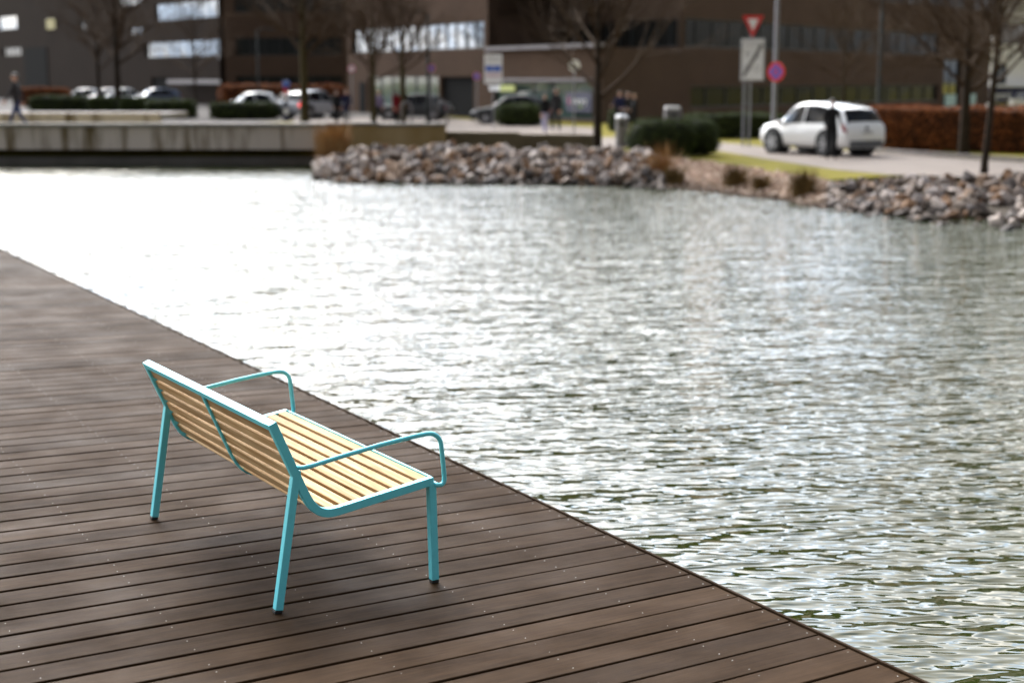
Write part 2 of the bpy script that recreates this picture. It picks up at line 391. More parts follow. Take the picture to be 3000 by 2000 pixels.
def stain_concrete():
    m = bpy.data.materials.new('stained_concrete'); m.use_nodes = True
    n = m.node_tree.nodes; l = m.node_tree.links; p = n['Principled BSDF']; p.inputs['Roughness'].default_value = 0.9; p.inputs['Specular IOR Level'].default_value = 0.08
    t = n.new('ShaderNodeTexCoord'); mp = n.new('ShaderNodeMapping'); mp.inputs['Scale'].default_value = (1.9, 1.9, 0.22)
    l.new(t.outputs['Object'], mp.inputs[0])
    nz = n.new('ShaderNodeTexNoise'); nz.inputs['Scale'].default_value = 1.1; nz.inputs['Detail'].default_value = 5; nz.inputs['Roughness'].default_value = 0.6
    l.new(mp.outputs[0], nz.inputs['Vector'])
    rp = n.new('ShaderNodeValToRGB'); e = rp.color_ramp.elements
    e[0].position = 0.36; e[0].color = (0.14, 0.10, 0.05, 1); e[1].position = 0.52; e[1].color = (0.55, 0.47, 0.41, 1)
    l.new(nz.outputs['Fac'], rp.inputs[0])
    n2 = n.new('ShaderNodeTexNoise'); n2.inputs['Scale'].default_value = 0.35; n2.inputs['Detail'].default_value = 3; l.new(t.outputs['Object'], n2.inputs['Vector'])
    mr = n.new('ShaderNodeMapRange'); mr.inputs['To Min'].default_value = 0.75; mr.inputs['To Max'].default_value = 1.2; l.new(n2.outputs['Fac'], mr.inputs[0])
    sc = n.new('ShaderNodeVectorMath'); sc.operation = 'SCALE'; l.new(rp.outputs[0], sc.inputs[0]); l.new(mr.outputs[0], sc.inputs['Scale'])
    l.new(sc.outputs[0], p.inputs['Base Color'])
    return m
M['stained'] = stain_concrete()
M['tan_wall'] = mat('tan_render', (0.26, 0.165, 0.06), 0.85, col2=(0.44, 0.32, 0.18), scale=0.5, stretch=(1, 1, 0.4))
M['brown_wall'] = mat('brown_render', (0.075, 0.055, 0.03), 0.85, col2=(0.13, 0.10, 0.06), scale=0.7)

def water_mat():
    m = bpy.data.materials.new('pond_water'); m.use_nodes = True
    n = m.node_tree.nodes; l = m.node_tree.links; p = n['Principled BSDF']
    p.inputs['Base Color'].default_value = (0.016, 0.023, 0.003, 1)
    p.inputs['Roughness'].default_value = 0.02
    p.inputs['IOR'].default_value = 1.38
    t = n.new('ShaderNodeTexCoord')
    def layer(scale, stretch, rz, detail, dist, rough=0.5):
        vr = n.new('ShaderNodeVectorRotate'); vr.rotation_type = 'Z_AXIS'; vr.inputs['Angle'].default_value = R(-rz); l.new(t.outputs['Object'], vr.inputs['Vector'])
        mp = n.new('ShaderNodeMapping'); mp.inputs['Scale'].default_value = stretch
        l.new(vr.outputs[0], mp.inputs[0])
        z = n.new('ShaderNodeTexNoise'); z.inputs['Scale'].default_value = scale; z.inputs['Detail'].default_value = detail
        z.inputs['Roughness'].default_value = rough; z.inputs['Distortion'].default_value = dist
        l.new(mp.outputs[0], z.inputs['Vector'])
        return z.outputs['Fac']
    a = layer(1.0, (3.2, 9.0, 1), 14, 0.0, 0.45)
    b = layer(1.0, (7.0, 17.5, 1), -8, 0.0, 0.5)
    c = layer(1.0, (1.0, 2.7, 1), 24, 0.0, 0.3)
    e = layer(1.0, (14.0, 28.0, 1), 4, 0.0, 0.4)
    patch = layer(1.0, (0.16, 0.30, 1), 20, 2.0, 0.3)
    def ma(x, k, y):
        q = n.new('ShaderNodeMath'); q.operation = 'MULTIPLY_ADD'; q.inputs[1].default_value = k
        l.new(x, q.inputs[0])
        if y is None: q.inputs[2].default_value = 0
        else: l.new(y, q.inputs[2])
        return q.outputs[0]
    h = ma(a, 1.0, ma(b, 0.36, ma(c, 1.5, ma(e, 0.03, None))))
    pr = n.new('ShaderNodeMapRange'); pr.inputs['From Min'].default_value = 0.35; pr.inputs['From Max'].default_value = 0.65
    pr.inputs['To Min'].default_value = 0.65; pr.inputs['To Max'].default_value = 1.25
    l.new(patch, pr.inputs[0])
    hm = n.new('ShaderNodeMath'); hm.operation = 'MULTIPLY'; l.new(h, hm.inputs[0]); l.new(pr.outputs[0], hm.inputs[1])
    bp = n.new('ShaderNodeBump'); bp.inputs['Strength'].default_value = 1.0; bp.inputs['Distance'].default_value = WAVE
    l.new(hm.outputs[0], bp.inputs['Height']); l.new(bp.outputs[0], p.inputs['Normal'])
    return m
WAVE = 0.041
M['water'] = water_mat()

# ------------------------------------------------------------------ ground, pond, paving
GZ, WZ = -0.15, -0.45
E0 = Vector((-6.26733, 18.30354)); ED = Vector((0.496226, -0.868193)); EN = Vector((0.868193, 0.496226))
def deck_pt(s, n_, z=0.0):
    p = E0 + ED * s + EN * n_
    return Vector((p.x, p.y, z))
shore_px = [(930, 500), (960, 535), (1150, 538), (1500, 540), (1900, 548), (2100, 562), (2300, 582), (2380, 602), (2500, 627), (2700, 648), (3000, 672)]
shore = [on_z(x, y, WZ) for x, y in shore_px]
shore_right = [Vector((11.5, 23.0, WZ)), Vector((16, 19, WZ)), Vector((26, 13, WZ)), Vector((34, 2, WZ)), Vector((30, -14, WZ))]
back_px = [(930, 420, -0.15), (960, 424, -0.15), (1300, 432, -0.15), (1880, 442, -0.15), (1915, 463, -0.15), (2000, 471, -0.15), (2120, 488, -0.15), (2300, 516, -0.15), (2400, 530, -0.15), (2480, 524, -0.15), (2620, 514, -0.15), (3000, 508, -0.15)]
pond = [(-60, 46.3)] + [(-6.2, 46.3)] + [(on_z(x, y, z).x, on_z(x, y, z).y) for x, y, z in back_px] + [(15.5, 29.0), (20, 22.5), (28, 15), (36, 3), (32, -14)]
a = deck_pt(32, -0.25); b_ = deck_pt(-30, -0.25)
pond += [(a.x, a.y), (b_.x, b_.y)]
outer = [(-900, -600), (900, -600), (900, 1500), (-900, 1500)]
tri = tessellate_polygon([[Vector((x, y, 0)) for x, y in outer], [Vector((x, y, 0)) for x, y in pond]])
allp = outer + pond
g = MB()
g.add([(x, y, GZ) for x, y in allp], [tuple(t) for t in tri])
np_ = len(pond)
g.add([(x, y, GZ) for x, y in pond] + [(x, y, -1.4) for x, y in pond], [(i, (i + 1) % np_, (i + 1) % np_ + np_, i + np_) for i in range(np_)])
ground = tag(g.build('ground', M['lawn'], fix=False), kind='structure')
# upward normals
bm = bmesh.new(); bm.from_mesh(ground.data)
for f_ in bm.faces:
    if abs(f_.normal.z) > 0.9 and f_.normal.z < 0: f_.normal_flip()
bm.to_mesh(ground.data); bm.free()

w = MB(); w.add([(-75, -30, WZ), (45, -30, WZ), (45, 48.5, WZ), (-75, 48.5, WZ)], [(0, 1, 2, 3)])
water = tag(w.build('pond_water', M['water']), kind='structure')
bedm = MB(); bedm.add([(-76, -31, -1.4), (46, -31, -1.4), (46, 49, -1.4), (-76, 49, -1.4)], [(0, 1, 2, 3)])
tag(bedm.build('pond_bed', M['earth']), kind='structure')

def sheet(name, pts, z, m):
    b = MB(); tri = tessellate_polygon([[Vector((p[0], p[1], 0)) for p in pts]])
    b.add([(p[0], p[1], z) for p in pts], [tuple(t) for t in tri])
    o = b.build(name, m, fix=False)
    bm = bmesh.new(); bm.from_mesh(o.data)
    for f_ in bm.faces:
        if f_.normal.z < 0: f_.normal_flip()
    bm.to_mesh(o.data); bm.free()
    return tag(o, kind='structure')
path_px = [(1752, 402), (2060, 413), (2240, 431), (2560, 447), (2840, 467), (3000, 477), (3400, 505), (3400, 580), (3000, 525), (2600, 512), (2450, 498), (2240, 466), (2105, 442), (1900, 434), (1752, 432)]
sheet('path', [on_z(x, y, GZ) for x, y in path_px], GZ + 0.006, M['paving'])
sheet('plaza', [on_z(x, y, GZ) for x, y in [(1300, 400), (1760, 403), (1760, 376), (1420, 354), (1300, 350), (1000, 346), (860, 346), (860, 400)]], GZ + 0.005, M['paving'])
sheet('road', [(-120, 64), (-20, 64), (-12, 82), (-2, 84), (-10, 112), (-22, 136), (-60, 190), (-150, 190)], GZ + 0.004, M['asphalt'])
sheet('forecourt', [on_z(x, y, GZ) for x, y in [(1800, 404), (2240, 405), (2240, 396), (1800, 396)]], GZ + 0.004, M['asphalt'])
# kerb behind the parked car
kb = MB()
kp = [on_z(x, y, GZ) for x, y in [(2560, 445.5), (2700, 456.5), (2840, 465.5), (3000, 475.5), (3400, 503)]]
for i in range(len(kp) - 1):
    kb.bar(kp[i] + Vector((0, 0.08, 0.06)), kp[i + 1] + Vector((0, 0.08, 0.06)), 0.14, 0.13)
tag(kb.build('kerb', M['kerb'], bevel=0.01), kind='structure')

# ------------------------------------------------------------------ deck of separate planks
deck = MB()
for nn in (-0.2, -0.95, -1.5, -2.06, -2.61, -3.2, -3.8, -4.4, -5.0):
    deck.bar(deck_pt(-6, nn, -0.085), deck_pt(21, nn, -0.085), 0.06, 0.10)
deck.bar(deck_pt(-6, -0.03, -0.2), deck_pt(21, -0.03, -0.2), 0.04, 0.3)
deck_o = tag(deck.build('deck', M['substructure']), kind='structure')
PW, PT, PL = 0.1535, 0.026, 6.2
def plank_mesh():
    # cross-section in local Y/Z, length along local X from 0 (pond edge) to -PL
    w2, c = PW / 2, 0.004
    sec = [(-w2, -PT), (-w2, -c), (-w2 + c * 0.35, -c * 0.3), (-w2 + c, 0), (w2 - c, 0), (w2 - c * 0.35, -c * 0.3), (w2, -c), (w2, -PT)]
    b = MB(); k = len(sec)
    b.add([(0, y, z) for y, z in sec] + [(-PL, y, z) for y, z in sec],
          [(i, (i + 1) % k, (i + 1) % k + k, i + k) for i in range(k)] + [tuple(range(k)), tuple(range(2 * k - 1, k - 1, -1))])
    return b
base_plank = plank_mesh().build('plank', M['plank'], parent=deck_o)
FC = E0 + ED * 14.1 + EN * 36.0
screws = MB()
joists = [-0.005, -0.42, -0.95, -1.5, -2.06, -2.61, -3.16]
first = True
srnd = random.Random(3)
for k in range(-88, 33):
    s = 14.263 + 0.08 + k * 0.1612
    p = E0 + ED * s + EN * 0.022
    d = (FC - p).normalized()
    o = base_plank if first else link(base_plank.copy())
    first = False
    o.parent = deck_o
    o.location = (p.x, p.y, srnd.uniform(-0.0015, 0.0012))
    o.rotation_euler = (0, 0, math.atan2(d.y, d.x) + srnd.uniform(-0.0006, 0.0006))
    t = Vector((-d.y, d.x))
    for nn in joists:
        for sg in (-1, 1):
            q = p + d * ((nn - 0.022) + srnd.uniform(-0.004, 0.004)) + t * sg * (0.047 + srnd.uniform(-0.004, 0.004))
            if srnd.random() < 0.06: continue
            b0 = len(screws.v); r = 0.0028
            for a in range(6):
                screws.v.append((q.x + r * math.cos(a * 1.0472), q.y + r * math.sin(a * 1.0472), 0.0006))
            screws.v.append((q.x, q.y, 0.0028))
            for a in range(6):
                screws.f.append((b0 + a, b0 + (a + 1) % 6, b0 + 6)); screws.mi.append(0)
so = screws.build('screw_heads', M['steel'], parent=deck_o, fix=False, smooth=True); so['kind'] = 'stuff'
tr = MB(); tr.bar(deck_pt(-6, 0.034, -0.018), deck_pt(21, 0.034, -0.018), 0.013, 0.05)
tr.build('edge_trim', M['plank'], parent=deck_o, bevel=0.002)

# ------------------------------------------------------------------ the bench
BA = Vector((-0.90983, 5.59279, 0)); BU = Vector((0.852087, 0.5234, 0)); BV = Vector((-0.5234, 0.852087, 0))
bench = empty('park_bench', (BA + BU * 0.35 + BV * 0.76))
bench.rotation_euler = (0, 0, math.atan2(BU.y, BU.x))
tag(bench, 'turquoise metal bench with pale timber slats standing on the brown deck', 'bench')
def B(u, v, z): return Vector((u - 0.35, v - 0.76, z))   # local coordinates: X depth, Y length
LEN = 1.525
# side profile: front/top edge path (u, z)
def arc(c, r, a0, a1, n):
    return [(c[0] + r * math.cos(R(a0 + (a1 - a0) * i / n)), c[1] + r * math.sin(R(a0 + (a1 - a0) * i / n))) for i in range(n + 1)]
TH = 0.034
def offset_path(path, d):      # positive d: behind the back / under the seat
    out = []
    for i, p in enumerate(path):
        a = path[max(i - 1, 0)]; b = path[min(i + 1, len(path) - 1)]
        tx, tz = b[0] - a[0], b[1] - a[1]; L = math.hypot(tx, tz); out.append((p[0] + d * tz / L, p[1] - d * tx / L))
    return out
# path from the top of the back down round the bend to the seat front
pt_top, pt_a, pt_b, pt_f = (0.012, 0.766), (0.125, 0.505), (0.262, 0.389), (0.692, 0.452)
def bez(p0, p1, p2, p3, n):
    r = []
    for i in range(1, n):
        t = i / n; k = 1 - t
        r.append(tuple(k ** 3 * p0[j] + 3 * k * k * t * p1[j] + 3 * k * t * t * p2[j] + t ** 3 * p3[j] for j in (0, 1)))
    return r
d1 = ((pt_a[0] - pt_top[0]), (pt_a[1] - pt_top[1])); L1 = math.hypot(*d1); d1 = (d1[0] / L1, d1[1] / L1)
d2 = ((pt_f[0] - pt_b[0]), (pt_f[1] - pt_b[1])); L2 = math.hypot(*d2); d2 = (d2[0] / L2, d2[1] / L2)
bend = bez(pt_a, (pt_a[0] + d1[0] * 0.10, pt_a[1] + d1[1] * 0.10), (pt_b[0] - d2[0] * 0.075, pt_b[1] - d2[1] * 0.075), pt_b, 10)
prof = [pt_top, pt_a] + bend + [pt_b, pt_f]
outer_p = offset_path(prof, TH)
for (v0, v1) in ((0.0, 0.032), (LEN - 0.032, LEN)):
    b = MB(); n = len(prof)
    vs = []
    for v in (v0, v1):
        vs += [B(u, v, z) for u, z in prof] + [B(u, v, z) for u, z in outer_p]
    fs = []
    for i in range(n - 1):
        fs += [(i, i + 1, n + i + 1, n + i), (2 * n + i, 3 * n + i, 3 * n + i + 1, 2 * n + i + 1), (i, 2 * n + i, 2 * n + i + 1, i + 1), (n + i, n + i + 1, 3 * n + i + 1, 3 * n + i)]
    fs += [(0, n, 3 * n, 2 * n), (n - 1, 3 * n - 1, 4 * n - 1, 2 * n - 1)]
    b.add(vs, fs); b.build('side_frame', M['teal'], bench, bevel=0.003)
# top rail between the frames, flush with the frame top
def rail(u0, z0, name):
    b = MB()
    tx, tz = d1
    fx, fz = -tz, tx                      # front normal of the backrest
    q = [(u0, z0), (u0 + tx * 0.026, z0 + tz * 0.026), (u0 + tx * 0.026 - fx * TH, z0 + tz * 0.026 - fz * TH), (u0 - fx * TH, z0 - fz * TH)]
    vs = [B(u, 0.034, z) for u, z in q] + [B(u, LEN - 0.034, z) for u, z in q]
    b.add(vs, [(0, 1, 5, 4), (1, 2, 6, 5), (2, 3, 7, 6), (3, 0, 4, 7), (0, 3, 2, 1), (4, 5, 6, 7)])
    return b.build(name, M['teal'], bench, bevel=0.002)
rail(pt_top[0] + d1[0] * 0.001, pt_top[1] + d1[1] * 0.001, 'top_rail')
# front rail under the first slat
b = MB(); b.bar(B(0.694, 0.034, 0.426), B(0.694, LEN - 0.034, 0.426), 0.010, 0.046); b.build('front_rail', M['teal'], bench, bevel=0.002)
# slats along the profile
acc = [0]
for i in range(len(prof) - 1): acc.append(acc[-1] + math.hypot(prof[i + 1][0] - prof[i][0], prof[i + 1][1] - prof[i][1]))
def on_prof(s):
    for i in range(len(prof) - 1):
        if s <= acc[i + 1] or i == len(prof) - 2:
            t = (s - acc[i]) / (acc[i + 1] - acc[i]); a, c = prof[i], prof[i + 1]
            tx, tz = c[0] - a[0], c[1] - a[1]; L = math.hypot(tx, tz)
            return (a[0] + tx * t, a[1] + tz * t), (tx / L, tz / L)
s0, s1 = 0.030, acc[-1] - 0.006
NS = 15
pitch = (s1 - s0) / NS
for i in range(NS):
    (u, z), (tx, tz) = on_prof(s0 + (i + 0.5) * pitch)
    # use the chord for slats in the bend
    (ua, za), _ = on_prof(s0 + i * pitch + 0.006); (ub, zb), _ = on_prof(s0 + (i + 1) * pitch - 0.006)
    L = math.hypot(ub - ua, zb - za); tx, tz = (ub - ua) / L, (zb - za) / L
    fx, fz = -tz, tx
    hw = (pitch - 0.0165) / 2; th = 0.022; sk = 0.002
    u += fx * -sk; z += fz * -sk
    b = MB()
    q = [(u - tx * hw, z - tz * hw), (u + tx * hw, z + tz * hw), (u + tx * hw - fx * th, z + tz * hw - fz * th), (u - tx * hw - fx * th, z - tz * hw - fz * th)]
    vs = [B(a_, 0.0335, c_) for a_, c_ in q] + [B(a_, LEN - 0.0335, c_) for a_, c_ in q]
    b.add(vs, [(0, 1, 5, 4), (1, 2, 6, 5), (2, 3, 7, 6), (3, 0, 4, 7), (0, 3, 2, 1), (4, 5, 6, 7)])
    b.build('seat_slat' if i > 6 else 'back_slat', M['timber'], bench, bevel=0.003)
# thin strap behind the slats at mid-length
ins = offset_path(prof, 0.0245); ous = offset_path(prof, 0.0335)
b = MB(); n = len(prof) - 1
vm = LEN / 2
vs = []
for v in (vm - 0.011, vm + 0.011):
    vs += [B(u, v, z) for u, z in ins[:n + 1]] + [B(u, v, z) for u, z in ous[:n + 1]]
n = n + 1; fs = []
for i in range(n - 1):
    fs += [(i, i + 1, n + i + 1, n + i), (2 * n + i, 3 * n + i, 3 * n + i + 1, 2 * n + i + 1), (i, 2 * n + i, 2 * n + i + 1, i + 1), (n + i, n + i + 1, 3 * n + i + 1, 3 * n + i)]
fs += [(0, n, 3 * n, 2 * n), (n - 1, 3 * n - 1, 4 * n - 1, 2 * n - 1)]
b.add(vs, fs); b.build('slat_strap', M['teal'], bench)
# legs with rubber feet, arm rests
for v in (0.016, LEN - 0.016):
    b = MB(); b.bar(B(0.003, v, 0.012), B(0.094, v, 0.562), 0.0335, 0.032, up=(1, 0, 0)); lg = b.build('leg', M['teal'], bench, bevel=0.003)
    b = MB(); b.box(B(0.0005, v, 0.006), (0.031, 0.031, 0.012)); b.build('foot_cap', M['rubber'], lg, bevel=0.002)
    b = MB(); b.bar(B(0.698, v, 0.012), B(0.688, v, 0.43), 0.0335, 0.032, up=(1, 0, 0)); lg = b.build('leg', M['teal'], bench, bevel=0.003)
    b = MB(); b.box(B(0.698, v, 0.006), (0.031, 0.031, 0.012)); b.build('foot_cap', M['rubber'], lg, bevel=0.002)
    sg = -1 if v < 0.5 else 1
    vo = v + sg * 0.025
    pts = [B(0.098, v, 0.572), B(0.112, vo, 0.5725), B(0.15, vo, 0.576), B(0.30, vo, 0.600), B(0.45, vo, 0.621), B(0.60, vo, 0.637), B(0.655, vo, 0.640)]
    pts += [B(0.665 + 0.058 * math.sin(R(a)), vo, 0.5815 + 0.058 * math.cos(R(a))) for a in (10, 25, 40, 55, 70, 85)]
    pts += [B(0.727, vo, 0.55), B(0.735, vo, 0.47), B(0.737, vo, 0.44), B(0.733, vo, 0.425), B(0.722, vo, 0.418), B(0.705, vo, 0.419), B(0.697, v, 0.424)]
    b = MB(); b.tube(pts, 0.0097, 12); b.build('arm_rest', M['teal'], bench, smooth=True)

# ------------------------------------------------------------------ buildings
def add_uv(o, fa, fz):
    me = o.data; uv = me.uv_layers.new(name='UVMap')
    for lp in me.loops:
        c = me.vertices[lp.vertex_index].co
        uv.data[lp.index].uv = (fa(c), fz(c))

class Facade:
    """A straight wall: origin on the ground, direction along it, outward normal; openings become real recesses."""
    def __init__(s, root, p0, d, nrm):
        s.root = root; s.p0 = Vector((p0[0], p0[1], 0)); s.d = Vector((d[0], d[1], 0)).normalized(); s.n = Vector((nrm[0], nrm[1], 0)).normalized()
    def P(s, a, z, off=0.0):
        return s.p0 + s.d * a + s.n * off + Vector((0, 0, z)) - s.root.location
    def wall(s, a0, a1, z0, z1, openings, m, depth=0.28, name='wall', off=0.0):
        xs = sorted({a0, a1, *[o[0] for o in openings], *[o[1] for o in openings]})
        zs = sorted({z0, z1, *[o[2] for o in openings], *[o[3] for o in openings]})
        b = MB()
        for i in range(len(xs) - 1):
            for j in range(len(zs) - 1):
                cx, cz = (xs[i] + xs[i + 1]) / 2, (zs[j] + zs[j + 1]) / 2
                if any(o[0] < cx < o[1] and o[2] < cz < o[3] for o in openings): continue
                b.add([s.P(xs[i], zs[j], off), s.P(xs[i + 1], zs[j], off), s.P(xs[i + 1], zs[j + 1], off), s.P(xs[i], zs[j + 1], off)], [(0, 1, 2, 3)])
        for o in openings:
            q = [(o[0], o[2]), (o[1], o[2]), (o[1], o[3]), (o[0], o[3])]
            vs = [s.P(x, z, off) for x, z in q] + [s.P(x, z, off - depth) for x, z in q]
            b.add(vs, [(i, (i + 1) % 4, (i + 1) % 4 + 4, i + 4) for i in range(4)])
        o = b.build(name, m, s.root, fix=False)
        d = s.d; add_uv(o, lambda c: c.dot(d), lambda c: c.z)
        return o
    def window(s, a0, a1, z0, z1, step=1.25, depth=0.22, glass='glass', rng=random.Random(1), blinds=0.0, off=0.0, transom=None):
        k = max(1, round((a1 - a0) / step)); w = (a1 - a0) / k
        b = MB(); t = 0.035
        rot = Matrix((s.d, s.n, Vector((0, 0, 1)))).transposed()
        def bar(x0, x1, y0, y1):
            b.box(s.P((x0 + x1) / 2, (y0 + y1) / 2, off - depth + 0.035), (x1 - x0, 0.07, y1 - y0), rot)
        bar(a0, a1, z0, z0 + 2 * t); bar(a0, a1, z1 - 2 * t, z1)
        for i in range(k + 1):
            x = a0 + i * w; x = min(max(x, a0 + t), a1 - t)
            bar(x - t, x + t, z0 + 2 * t, z1 - 2 * t)
        if transom: bar(a0 + 2 * t, a1 - 2 * t, transom - t, transom + t)
        win = b.build('window', M['frame_dark'], s.root)
        for i in range(k):
            x0, x1 = a0 + i * w + t * 0.8, a0 + (i + 1) * w - t * 0.8
            j = [rng.uniform(-0.004, 0.004) for _ in range(2)]
            b2 = MB(); b2.add([s.P(x0, z0 + t, off - depth + j[0]), s.P(x1, z0 + t, off - depth - j[0]), s.P(x1, z1 - t, off - depth + j[1]), s.P(x0, z1 - t, off - depth + j[1])], [(0, 1, 2, 3)])
            b2.build('pane', M[glass], win, fix=False)
        return win
    def panel(s, name, a0, a1, z0, z1, m, off=0.05, th=0.06):
        rot = Matrix((s.d, s.n, Vector((0, 0, 1)))).transposed()
        b = MB(); b.box(s.P((a0 + a1) / 2, (z0 + z1) / 2, off), (a1 - a0, th, z1 - z0), rot)
        return b.build(name, m, s.root, bevel=0.004)
    def a_of(s, px):
        """distance along the wall at which the photo column px meets it"""
        k = (px - 1500) / F
        # (p0+d a).x = k' * (p0+d a).y, column at the horizon
        kk = k / math.cos(PITCH) * 1.0 / (1.0 + math.tan(PITCH) * (1000 - HY) / F) if False else ray(px, HY).x / ray(px, HY).y
        return (kk * s.p0.y - s.p0.x) / (s.d.x - kk * s.d.y)
    def z_of(s, px, py):
        a = s.a_of(px); p = s.p0 + s.d * a
        return at_y(px, py, p.y).z

DL = Vector((-0.504, 0.864, 0)); NL = Vector((-0.864, -0.504, 0))          # the left-facing fronts
DR = Vector((0.60, 0.80, 0)); NR = Vector((0.80, -0.60, 0))                # the right-facing fronts
HB = 14.5
rw = random.Random(5)
def back_mass(root, pts, z0, z1, m):
    """closed rear walls, roof and floor behind a front"""
    b = MB(); n = len(pts); loc = root.location
    vs = [Vector((p[0], p[1], z0)) - loc for p in pts] + [Vector((p[0], p[1], z1)) - loc for p in pts]
    tri = tessellate_polygon([[Vector((p[0], p[1], 0)) for p in pts]])
    b.add(vs, [tuple(i + n for i in t) for t in tri] + [(i, i + 1, i + 1 + n, i + n) for i in range(n - 1)])
    o = b.build('rear_wall', m, root, fix=False); add_uv(o, lambda c: c.x, lambda c: c.z); return o

# --- central block: brick office, ribbon windows, glazed ground floor
cA = Vector((-2.05, 90.0, GZ)) - DL * 3.0
oc = tag(empty('office_building', cA), 'brown brick office block with a bright ribbon of windows above a glazed entrance', 'building')
fa = Facade(oc, (cA.x, cA.y), DL, NL)
aR, aL = fa.a_of(1430), fa.a_of(1019)
bands = [(3.88, 5.45), (7.5, 9.05), (11.1, 12.65)]
g0, g1, g2, g3 = fa.a_of(1388), fa.a_of(1290), fa.a_of(1284), fa.a_of(1078)
ops = [(aR + 0.5, aL - 0.6, z0, z1) for z0, z1 in bands] + [(g0, g1, GZ + 0.02, 2.25), (g2, g3, GZ + 0.05, 2.3)]
fa.wall(aR, aL, GZ, HB, ops, M['brick'])
for z0, z1 in bands: fa.window(aR + 0.5, aL - 0.6, z0, z1, rng=rw)
fa.window(g2, g3, GZ + 0.05, 2.3, 1.6, glass='glass_teal', rng=rw)
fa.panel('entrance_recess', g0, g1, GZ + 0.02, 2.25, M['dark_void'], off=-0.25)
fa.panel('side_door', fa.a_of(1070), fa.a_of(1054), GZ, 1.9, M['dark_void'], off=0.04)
# end wall turning away to the right, podium with shop fronts running on towards the viewer
cE = cA + DL * aR
fe = Facade(oc, (cE.x, cE.y), DR, NR)
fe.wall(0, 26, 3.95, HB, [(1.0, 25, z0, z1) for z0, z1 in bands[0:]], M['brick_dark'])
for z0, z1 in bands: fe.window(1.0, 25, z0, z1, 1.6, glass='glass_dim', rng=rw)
pl, pr_ = aR - 0.02, fa.a_of(1765)
s0_, s1_ = fa.a_of(1738), fa.a_of(1446)
fa.wall(pr_, pl, GZ, 3.72, [(s0_, s1_, 0.0, 1.95)], M['brick'])
fa.window(s0_, s1_, 0.0, 1.95, 2.2, glass='glass_teal', rng=rw, transom=1.45)
fa.panel('roof_ledge', pr_ - 0.15, pl, 3.72, 3.92, M['ledge'], off=-0.1, th=0.7)
fa.panel('canopy_strip', s0_, s1_, 1.98, 2.14, M['ledge'], off=0.12, th=0.24)
zz = lambda px, py: fa.z_of(px, py)
fa.panel('shop_sign', fa.a_of(1520), fa.a_of(1478), zz(1500, 268), zz(1500, 250), M['pale_lime'], off=0.26, th=0.05)
fa.panel('shop_sign', fa.a_of(1476), fa.a_of(1446), zz(1460, 266), zz(1460, 251), M['white'], off=0.26, th=0.05)
pe = cA + DL * pr_
ff = Facade(oc, (pe.x, pe.y), DR, NR)
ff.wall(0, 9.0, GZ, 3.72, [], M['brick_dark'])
loc = oc.location
b = MB(); q = [cA + DL * pr_, cA + DL * pl, cA + DL * pl + DR * 26, cA + DL * pr_ + DR * 9]
b.add([Vector((p.x, p.y, 3.71)) - loc for p in q], [(0, 1, 2, 3)]); b.build('podium_roof', M['ledge'], oc)
e1 = cA + DL * aL
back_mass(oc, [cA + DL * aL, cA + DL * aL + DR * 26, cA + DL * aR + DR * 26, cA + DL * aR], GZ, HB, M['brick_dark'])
# lettering graphics in the shop window
t_root = fa.panel('window_poster', fa.a_of(1735), fa.a_of(1660), zz(1700, 330), zz(1700, 272), M['navy'], off=0.02, th=0.03)
def text(body, size, loc, xdir, updir, m, parent, name='lettering', ext=0.004, align='CENTER'):
    cu = bpy.data.curves.new(name, 'FONT'); cu.body = body; cu.size = size; cu.align_x = align; cu.align_y = 'CENTER'; cu.extrude = ext
    tmp = bpy.data.objects.new(name, cu); scene.collection.objects.link(tmp)
    me = bpy.data.meshes.new_from_object(tmp.evaluated_get(bpy.context.evaluated_depsgraph_get()))
    bpy.data.objects.remove(tmp)
    o = link(bpy.data.objects.new(name, me)); me.materials.clear(); me.materials.append(m)
    x = Vector(xdir).normalized(); u = Vector(updir).normalized(); zv = x.cross(u)
    mw = Matrix((x, u, zv)).transposed().to_4x4(); mw.translation = Vector(loc)
    o.matrix_world = mw
    if parent:
        o.parent = parent
        o.matrix_parent_inverse = Matrix.Identity(4)
        bpy.context.view_layer.update()
        o.matrix_local = parent.matrix_world.inverted() @ mw
    return o
bpy.context.view_layer.update()
XL = -DL
tp = fa.p0 + fa.d * fa.a_of(1700) + fa.n * 0.06
text('ewwy', 0.62, (tp.x, tp.y, zz(1700, 296)), XL, (0, 0, 1), M['white'], t_root)
text('k', 0.7, (tp.x - XL.x * 1.0, tp.y - XL.y * 1.0, zz(1700, 296)), XL, (0, 0, 1), M['pink'], t_root)
text('ıııı', 0.42, (tp.x + XL.x * .1, tp.y + XL.y * .1, zz(1700, 312)), XL, (0, 0, 1), M['lime'], t_root)

